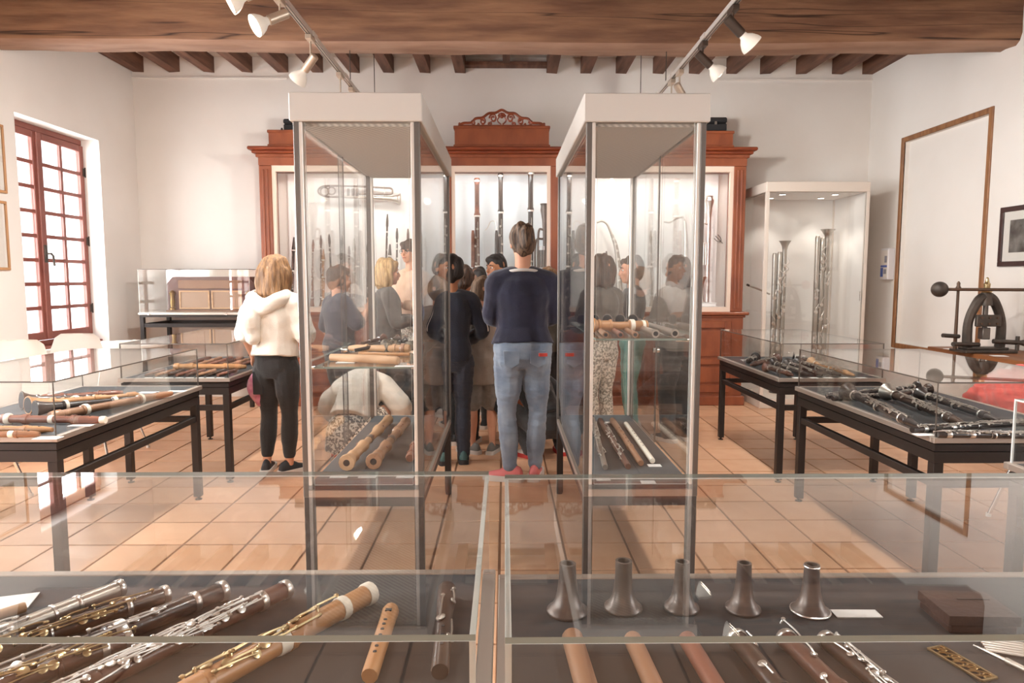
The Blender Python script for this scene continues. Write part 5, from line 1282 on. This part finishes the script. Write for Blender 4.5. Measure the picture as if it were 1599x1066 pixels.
    if st == 'updo':
        limb(b, [hp(0, -.30, -.28), hp(.05, -.44, -.05), hp(.02, -.47, .22), hp(-.03, -.34, .50)], [.13 * hh, .17 * hh, .18 * hh, .12 * hh], 10, 5)
        limb(b, [hp(.12, -.42, .10), hp(.16, -.46, .35), hp(.10, -.40, .56)], [.08 * hh, .09 * hh, .04 * hh], 8, 4); limb(b, [hp(-.1, -.42, .05), hp(-.10, -.46, .30), hp(-.14, -.36, .52)], [.08 * hh, .09 * hh, .04 * hh], 8, 4)
        b.ball(hp(0, -.16, .42), (.27 * hh, .26 * hh, .17 * hh), 12, 8, (R, F, U))
    if st == 'tail':
        limb(b, [hp(0, -.40, .25), hp(0, -.62, .1), hp(0, -.60, -.3), hp(0, -.48, -.62)], [.10 * hh, .13 * hh, .12 * hh, .04 * hh], 10, 5)
    remesh_job(b, 'hair', hair[1], t, voxel * .9, 7 if st in ('short', 'bob') else 2, .010 * hh / .2, 5, (4, 4, .6))
    # ---- clothes
    def ring_off(c, w, d, m): return (c, w * K + m, d * K + m)
    if bottom:
        bm_, hem, mg, kind = bottom
        b = MB()
        torso(b, [ring_off(c, w, d, mg * k_) for c, w, d, k_ in zip(S[:3] + [S[2].lerp(S[3], .35)], W[:3] + [W[2] * .93], D[:3] + [D[2] * .9], (.8, .8, .5, 0))], (1, 0, 0))
        for sd, s in (('r', 1), ('l', -1)):
            hip, kn, an, fd = Lg[sd]
            pts = [hip, hip.lerp(kn, .5), kn, kn.lerp(an, .4), an]; rs = [.054 * K + mg, .045 * K + mg, .032 * K + mg * 1.0, .032 * K + mg, .023 * K + mg * 1.2]
            if hem < 1:
                if hem <= .5: e = hip.lerp(kn, hem / .5); pts = [hip, hip.lerp(e, .5), e]; rs = [.056 * K + mg, .050 * K + mg * 1.1, .046 * K + mg * 1.5]
                else: e = kn.lerp(an, (hem - .5) / .5); pts = [hip, hip.lerp(kn, .5), kn, kn.lerp(e, .5), e]; rs = [.053 * K + mg, .043 * K + mg, .029 * K + mg, .030 * K + mg, .023 * K + mg * .6]
            limb(b, pts, rs)
            if kind == 'jeans': limb(b, [S[1] + V((s * .050 * H, -.036 * H, -.02 * H)), S[1] + V((s * .05 * H, -.030 * H, -.05 * H))], [.050 * H, .042 * H])
        if kind == 'skirt': torso(b, [(S[0] - V((0, 0, .06 * H)), .12 * K, .10 * K), (S[1], .11 * K, .09 * K), (S[2], .10 * K, .08 * K)], (1, 0, 0))
        bo = remesh_job(b, {'jeans': 'jeans', 'skirt': 'skirt', 'shorts': 'shorts', 'leggings': 'leggings'}.get(kind, 'trousers'), bm_, t, voxel, 3, .004 if kind != 'leggings' else .0015, 11, (1.5, 1.5, 4))
        if kind == 'jeans':
            for s in (-1, 1):
                c = S[1] + V((s * .050 * H, -.0905 * H, -.005 * H)); e = MB(); e.prism([(c.x - .030 * H, c.z + .03 * H), (c.x + .030 * H, c.z + .03 * H), (c.x + .028 * H, c.z - .018 * H), (c.x, c.z - .034 * H), (c.x - .028 * H, c.z - .018 * H)], c.y - .003, c.y + .03); e.build('pocket', bm_, bo, smooth=False)
    if top:
        tm_, slv, hem, mg, kind = top
        b = MB()
        cs = [ring_off(c, w, d, mg) for c, w, d in zip(S, W, D)]
        i0 = 2 if hem is None else hem
        body = cs[i0:-1] + [(S[-1], .052 * H + mg * .4, .042 * H + mg * .4)]
        if kind == 'loose': body = [(c, w * 1.02, d * 1.15) for c, w, d in body]; body = [(body[0][0], body[0][1] * .98, body[0][2])] + body[1:]
        if kind == 'long': body = [(S[0] - V((0, 0, .05 * H)), W[1] * K + mg * 1.0, D[1] * K + mg * 1.1), (S[1], W[1] * K + mg * .9, D[1] * K + mg)] + cs[2:-1] + [(S[-1], .052 * H, .042 * H)]
        torso(b, body, (1, 0, 0))
        for sd, s in (('r', 1), ('l', -1)):
            sh, el, wr, hd, pal, cu = A[sd]
            limb(b, [S[-2] + V((s * .03 * H, 0, .012 * H)), sh + V((0, 0, .002 * H))], [.034 * K + mg, .034 * K + mg])
            if slv <= .5: e = sh.lerp(el, max(.15, slv / .5)); limb(b, [sh, sh.lerp(e, .5), e], [.036 * K + mg, .033 * K + mg * 1.1, .031 * K + mg * 1.5])
            else: e = el.lerp(wr, (slv - .5) / .5); k2 = 1.5 if kind == 'loose' else 1; limb(b, [sh, sh.lerp(el, .5), el, el.lerp(e, .5), e], [.036 * K + mg, .030 * K + mg * k2, .026 * K + mg * k2, .025 * K + mg * k2, .020 * K + mg])
        to = remesh_job(b, {'jacket': 'jacket', 'sweater': 'sweater', 'loose': 'sweater'}.get(kind, 'shirt'), tm_, t, voxel, 3, .0035 if kind != 'loose' else .006, 23, (2, 2, 1.6))
    if shoes:
        um, sm = shoes
        for sd, s in (('r', 1), ('l', -1)):
            hip, kn, an, fd = Lg[sd]; sdv = V((fd.y, -fd.x, 0)); base = V((an.x, an.y, max(0.0, an.z - .045 * H))); Lf = .155 * H
            rs = []
            for (u, hwid, z1) in ((-.32, .30, .30), (-.27, .42, .42), (-.10, .46, .50), (.10, .46, .44), (.30, .52, .28), (.52, .52, .20), (.64, .40, .15), (.68, .26, .11)):
                c = base + fd * (u * Lf); w = hwid * .42 * Lf * .75
                rs.append([c + sdv * (w * math.cos(q)) + V((0, 0, .016 * H * .6 + max(0, z1 * Lf * .75 * math.sin(q) - .0))) if math.sin(q) > 0 else c + sdv * (w * math.cos(q)) + V((0, 0, .009)) for q in [2 * PI * k / 14 for k in range(14)]])
            b = MB(); b.rings(rs); so = b.build('shoe', um, t, angle=70)
            rs = []
            for (u, hwid) in ((-.36, .30), (-.31, .46), (-.10, .50), (.10, .50), (.30, .57), (.54, .57), (.67, .44), (.72, .26)):
                c = base + fd * (u * Lf); w = hwid * .44 * Lf * .75; h = .022 * H
                rs.append([c + sdv * w, c + sdv * w + V((0, 0, h)), c - sdv * w + V((0, 0, h)), c - sdv * w])
            b = MB(); b.rings(rs); b.build('sole', sm, so, angle=50)
    return t, dict(S=S, A=A, hp=hp, H=H, hh=hh, L=Lg)

crossed = {'l': ((-.118, .02, .650), (-.02, .115, .690), (1, .1, .05), (0, -1, 0)), 'r': ((.118, .02, .650), (.03, .125, .665), (-1, .1, 0), (0, -1, 0))}
front = {'l': ((-.135, .02, .63), (-.05, .16, .64), (.5, 1, .2), (0, 0, 1)), 'r': ((.135, .02, .63), (.05, .16, .64), (-.5, 1, .2), (0, 0, 1))}

narrow = {'l': ((-.105, .05, .64), (-.03, .15, .66), (.4, 1, .2), (0, 0, 1)), 'r': ((.105, .05, .64), (.03, .15, .66), (-.4, 1, .2), (0, 0, 1))}
# girl in white sweater
p1, d1 = person('girl in a white hooded sweater and black leggings seen from behind', -1.575, 4.70, -12, 1.50, hair=('long', 'hair_blond'), top=('knit_white', .55, 2, .022, 'loose'), bottom=('leggings_black', .90, .010, 'leggings'), shoes=('shoe_black', 'sole_white'), head=(10, -4),
    arms={'l': ((-.140, -.02, .655), (-.130, .02, .54), (.1, .1, -1), (1, 0, 0)), 'r': ((.145, .0, .650), (.10, .10, .60), (-.6, 1, -.2), (-1, 0, 0))}, legs={'l': ((-.055, .015, .275), (-.06, -.01, .045), (-.35, 1, 0)), 'r': ((.05, .012, .275), (.055, -.01, .045), (.55, 1, 0))}, bulk=1.08)
b = MB(); H = d1['H']; S = d1['S']
limb(b, [S[-1] + V((-.075 * H, -.02 * H, .0)), S[-1] + V((-.06 * H, -.075 * H, -.02 * H)), S[-1] + V((0, -.095 * H, -.05 * H)), S[-1] + V((.06 * H, -.075 * H, -.02 * H)), S[-1] + V((.075 * H, -.02 * H, 0))], [.03 * H, .035 * H, .04 * H, .035 * H, .03 * H])
limb(b, [S[-1] + V((-.045 * H, -.085 * H, -.03 * H)), S[-1] + V((-.06 * H, -.105 * H, -.10 * H)), S[-1] + V((-.05 * H, -.10 * H, -.19 * H))], [.04 * H, .055 * H, .035 * H])
remesh_job(b, 'hood', 'knit_white', p1, .009, 3, .004, 31)
wl = d1['A']['l'][2]
m = p1.matrix_basis if False else Matrix.Translation(p1.location) @ Matrix.Rotation(p1.rotation_euler.z, 4, 'Z')
hw_ = m @ (wl + V((.06, -.06, -.10)))
t = thing('hand_bag', 'pink patterned pouch with a black phone hanging from the girl\'s left hand', 'bag', hw_)
b = MB(); rs = []
for k in range(9):
    q = k / 8; z = -.24 * q; r = (.02 + .055 * math.sin(PI * min(1, q * 1.05)) ** .8)
    rs.append([V((r * 1.1 * math.cos(a) + .02 * q, r * .6 * math.sin(a) * (1 + .15 * math.sin(3 * a + k)), z)) for a in [2 * PI * i / 14 for i in range(14)]])
b.rings(rs); b.build('pouch', 'pink_cloth', t, angle=70)
b = MB(); b.box(-.01, .06, -.062, -.052, -.15, .01, .004); b.build('phone', 'black_plastic', t, smooth=False)
b = MB(); b.tube([(.02, 0, -.02), (.01, -.01, .07), (.03, -.01, .12), (.05, 0, .06), (.02, 0, -.02)], .006, res=4); b.build('strap', 'black_plastic', t)

# woman in navy
p2, d2 = person('woman in navy sweater and blue jeans with hair pinned up, seen from behind', .118, 4.52, 4, 1.69, hair=('updo', 'hair_streak'), child=False, top=('knit_navy', .97, 2, .017, 'sweater'), bottom=('jeans', .97, .009, 'jeans'), shoes=('shoe_pink', 'sole_white'), head=(4, -3), arms=crossed, bulk=1.12,
    legs={'l': ((-.060, .006, .275), (-.050, -.02, .045), (-.9, .35, 0)), 'r': ((.062, .012, .275), (.050, .0, .045), (.25, 1, 0))}, shoulders=1.04)
b = MB(); S = d2['S']; H = d2['H']
b.tube([S[-1] + V((.062 * H * math.cos(a), .05 * H * math.sin(a) - .004 * H, -.004 * H - .012 * H * math.sin(a))) for a in [2 * PI * i / 20 for i in range(20)]], .010, 8, closed=True); b.build('collar', 'tee_white', p2)
b = MB(); b.box(.052 * H, .085 * H, -.112 * H, -.098 * H, .505 * H, .518 * H, .003); b.build('phone_case', 'red_cloth', p2, smooth=False)

# boy in navy tracksuit
p3, d3 = person('boy in a dark navy track jacket with a white shoulder stripe, hands in front', -.385, 4.95, 12, 1.515, skin='skin_tan', hair=('short', 'hair_black'), top=('jacket_navy', 1.0, 1, .016, 'jacket'), bottom=('trouser_navy', 1.0, .012, 'trousers'), shoes=('shoe_green', 'shoe_black'), head=(-12, -6), arms={'l': ((-.135, .01, .64), (-.06, .12, .62), (.6, 1, .2), (0, 0, 1)), 'r': ((.150, -.01, .645), (.10, .105, .585), (-.2, 1, .2), (0, 0, 1))})
sh, el, wr = d3['A']['r'][:3]; b = MB()
up = V((.35, -.55, .75)).normalized()
b.tube([d3['S'][-1] + V((.03, -.02, .012)) , sh + up * .058, sh.lerp(el, .5) + V((.55, -.75, .15)).normalized() * .056, el + V((.6, -.8, .0)).normalized() * .052, el.lerp(wr, .6) + V((.8, -.5, .1)).normalized() * .046], .005, 6, res=6); b.build('sleeve_stripe', 'tee_white', p3)
# child in grey shirt
person('child in a long grey shirt and shorts standing beside the woman', -.178, 5.22, 2, 1.365, hair=('short', 'hair_light_brown'), top=('shirt_grey', .42, 1, .014, 'long'), bottom=('shorts_grey', .46, .012, 'shorts'), shoes=('shoe_grey', 'sole_white'), arms=narrow, legs={'l': ((-.052, .012, .275), (-.054, -.008, .045), (-.8, .6, 0)), 'r': ((.055, .012, .275), (.06, -.008, .045), (.4, 1, 0))})
# curly black-shirted boy
person('boy with dark curly hair in a black T-shirt behind the navy jacket', -.335, 5.52, -8, 1.44, skin='skin_tan', hair=('curly', 'hair_brown'), top=('tee_black', .4, 1, .014, 'shirt'), bottom=('tee_black', 1.0, .014, 'trousers'), shoes=('shoe_black', 'sole_white'), arms=front, head=(-5, -8))
person('child with cropped black hair deepest in the group', -.235, 6.15, -20, 1.45, skin='skin_dark', hair=('buzz', 'hair_black'), top=('tee_charcoal', .4, 1, .014, 'shirt'), bottom=('trouser_dark', 1.0, .012, 'trousers'), shoes=('shoe_black', 'sole_white'), arms=front)
person('dark haired boy whose face is turned to the left behind the group', -.075, 6.72, 128, 1.575, skin='skin_tan', hair=('short', 'hair_black'), top=('tee_white', .4, 1, .014, 'shirt'), bottom=('trouser_dark', 1.0, .012, 'trousers'), shoes=('shoe_white', 'sole_white'), arms=front)
person('fair haired child half hidden by the woman\'s right shoulder', .367, 5.95, 20, 1.445, hair=('short', 'hair_blond'), top=('olive', .4, 1, .016, 'shirt'), bottom=('trouser_dark', 1.0, .014, 'trousers'), shoes=('shoe_red', 'sole_white'), arms=front)
# behind the left tall case
person('boy in a charcoal T-shirt seen through the left tall case', -1.393, 5.75, -52, 1.455, hair=('short', 'hair_brown'), top=('tee_charcoal', .42, 1, .018, 'shirt'), bottom=('trouser_dark', 1.0, .014, 'trousers'), shoes=('shoe_coral', 'sole_white'), arms={'l': ((-.14, -.02, .63), (-.11, .06, .51), (.1, .3, -1), (1, 0, 0)), 'r': ((.13, .06, .66), (.05, .15, .74), (-.3, .5, 1), (0, -1, 0))}, bulk=1.08)
person('fair haired girl in a charcoal top seen through the left tall case', -1.062, 6.2, -68, 1.525, hair=('bob', 'hair_fair'), top=('top_charcoal', .95, 1, .018, 'shirt'), bottom=('trouser_dark', 1.0, .012, 'trousers'), shoes=('shoe_black', 'sole_white'), arms=front, bulk=1.05)
p11, d11 = person('tall woman with glasses in a beige blouse facing the children', -.925, 6.75, 150, 1.725, child=False, hair=('short', 'hair_brown'), top=('blouse_beige', .9, 1, .014, 'shirt'), bottom=('pattern_white', 1.0, .014, 'trousers'), shoes=('shoe_black', 'sole_white'), arms=front)
b = MB(); hp = d11['hp']
for s in (-1, 1):
    b.torus(hp(s * .14, .385, .01), .018, .002, axis=hp(0, 1, 0) - hp(0, 0, 0), n=16, m=6); b.cyl(hp(s * .21, .37, .02), hp(s * .34, -.02, .03), .002, n=6)
b.cyl(hp(-.05, .39, .02), hp(.05, .39, .02), .002, n=6); b.build('glasses', 'ebony', p11)
squat = {'l': ((-.120, .19, .235), (-.10, .0, .045), (-.3, 1, 0)), 'r': ((.120, .19, .235), (.10, .0, .045), (.3, 1, 0))}
sq_spine = [(0, -.03, .13), (0, -.04, .17), (0, -.03, .21), (0, .03, .27), (0, .09, .325), (0, .15, .365), (0, .19, .385), (0, .225, .395)]
p12, d12 = person('girl crouching in a cream sweater and spotted skirt behind the left tall case', -1.13, 5.02, -10, 1.42, hair=('long', 'hair_brown'), top=('knit_white', .9, 2, .026, 'loose'), bottom=('leopard', .30, .02, 'skirt'), shoes=('shoe_coral', 'sole_white'), spine=sq_spine, legs=squat, head=(0, -55), face_on=False, bulk=1.12,
    arms={'l': ((-.21, .16, .26), (-.17, .24, .13), (.2, .6, -.8), (1, 0, 0)), 'r': ((.21, .16, .26), (.17, .24, .13), (-.2, .6, -.8), (-1, 0, 0))})
b = MB(); S = d12['S']; limb(b, [S[-1] + V((-.09, -.03, .03)), S[-1] + V((-.03, -.075, .055)), S[-1] + V((.04, -.075, .055)), S[-1] + V((.10, -.02, .03))], [.035, .045, .045, .035]); remesh_job(b, 'scarf', 'scarf_pink', p12, .009, 2, .004, 5)
person('child in black crouching on the floor behind the left tall case', -.80, 5.60, 40, 1.40, skin='skin_tan', hair=('tail', 'hair_black'), top=('tee_black', .9, 2, .022, 'loose'), bottom=('leggings_black', 1.0, .016, 'trousers'), shoes=('shoe_grey', 'sole_white'), spine=sq_spine, legs=squat, head=(0, -30), arms={'l': ((-.2, .16, .28), (-.12, .25, .2), (.4, .8, -.2), (1, 0, 0)), 'r': ((.2, .16, .28), (.12, .25, .2), (-.4, .8, -.2), (-1, 0, 0))})
person('child in dark clothes and red white shoes squatting behind the woman', .31, 5.12, 25, 1.38, skin='skin_tan', hair=('short', 'hair_black'), top=('tee_black', .9, 2, .02, 'loose'), bottom=('trouser_dark', 1.0, .016, 'trousers'), shoes=('shoe_white', 'shoe_red'), spine=sq_spine, legs=squat, head=(0, -30), arms={'l': ((-.2, .16, .28), (-.12, .25, .2), (.4, .8, -.2), (1, 0, 0)), 'r': ((.2, .16, .28), (.12, .25, .2), (-.4, .8, -.2), (-1, 0, 0))})
# behind the right tall case; figures partly stand in for glass reflections
person('child in an olive jacket and spotted leggings seen through the right tall case', .79, 5.6, 35, 1.54, hair=('bob', 'hair_brown'), top=('olive', .95, 2, .022, 'jacket'), bottom=('pattern_white', 1.0, .010, 'leggings'), shoes=('shoe_white', 'sole_white'), arms=front)
person('child in profile with a black top in the middle of the right tall case view', 1.13, 6.05, 85, 1.54, skin='skin_fair', hair=('short', 'hair_brown'), top=('tee_black', .9, 2, .016, 'shirt'), bottom=('turquoise', 1.0, .014, 'trousers'), shoes=('shoe_white', 'sole_white'), arms=front)
person('child in a taupe hooded top and dark trousers at the right of the group', 1.42, 5.62, 30, 1.53, hair=('bob', 'hair_brown'), top=('taupe', .95, 1, .026, 'jacket'), bottom=('trouser_dark', 1.0, .018, 'trousers'), shoes=('shoe_black', 'sole_white'), arms=front, bulk=1.12)  # added figure in place of a reflection in the glass

# coat draped over the chair back: shoulders on the back rest, body hanging, sleeves to the sides
b = MB()
limb(b, [(-.235, -.22, .78), (-.25, -.10, .81), (-.25, .10, .81), (-.235, .22, .78)], [.05, .06, .06, .05])
torso(b, [(V((-.31, 0, .50)), .24, .045), (V((-.305, 0, .58)), .25, .05), (V((-.295, 0, .68)), .235, .055), (V((-.27, 0, .78)), .20, .05)], (0, 1, 0))
for s_ in (-1, 1): limb(b, [(-.25, s_ * .22, .77), (-.30, s_ * .29, .66), (-.31, s_ * .27, .54), (-.33, s_ * .24, .46)], [.055, .055, .05, .042])
remesh_job(b, 'body', 'red_cloth', RED_COAT, .011, 2, .012, 41, (2, 2, 2))
b = MB(); limb(b, [(-.215, -.10, .84), (-.25, 0, .87), (-.215, .10, .84)], [.025, .03, .025]); remesh_job(b, 'collar', 'red_cloth', RED_COAT, .009, 2, .004, 42)
b = MB(); rn = random.Random(4)
for k in range(9): b.ball((rn.uniform(-.08, .08), rn.uniform(-.03, .03), .022 + rn.uniform(0, .016)), rn.uniform(.018, .03), 8, 6)
b.ball((0, 0, .022), (.09, .04, .022), 14, 8); remesh_job(b, 'bag', 'fur', PIPE_BAG, .006, 1, .004, 9, (6, 6, 6))
# ---- bake the skins
dg = bpy.context.evaluated_depsgraph_get(); dg.update()
for (o, mat, fold, seed, fdir) in JOBS:
    me = bpy.data.meshes.new_from_object(o.evaluated_get(dg)); old = o.data
    o.modifiers.clear(); o.data = me; bpy.data.meshes.remove(old)
    if not me.materials: me.materials.append(MATS[mat])
    n = len(me.vertices)
    if fold and n:
        co = np.empty(n * 3); no = np.empty(n * 3); me.vertices.foreach_get('co', co); me.vertices.foreach_get('normal', no); co = co.reshape(-1, 3); no = no.reshape(-1, 3)
        rn = np.random.RandomState(seed); dsp = np.zeros(n)
        for k in range(7):
            w = rn.normal(size=3) * np.array(fdir) * (9 + 5 * k); ph = rn.uniform(0, 6.28); dsp += np.sin(co @ w + ph + 1.6 * np.sin(co @ (rn.normal(size=3) * 8))) / (1 + .5 * k)
        co += no * (dsp * fold * .5)[:, None]; me.vertices.foreach_set('co', co.ravel())
    me.polygons.foreach_set('use_smooth', [True] * len(me.polygons)); me.update()
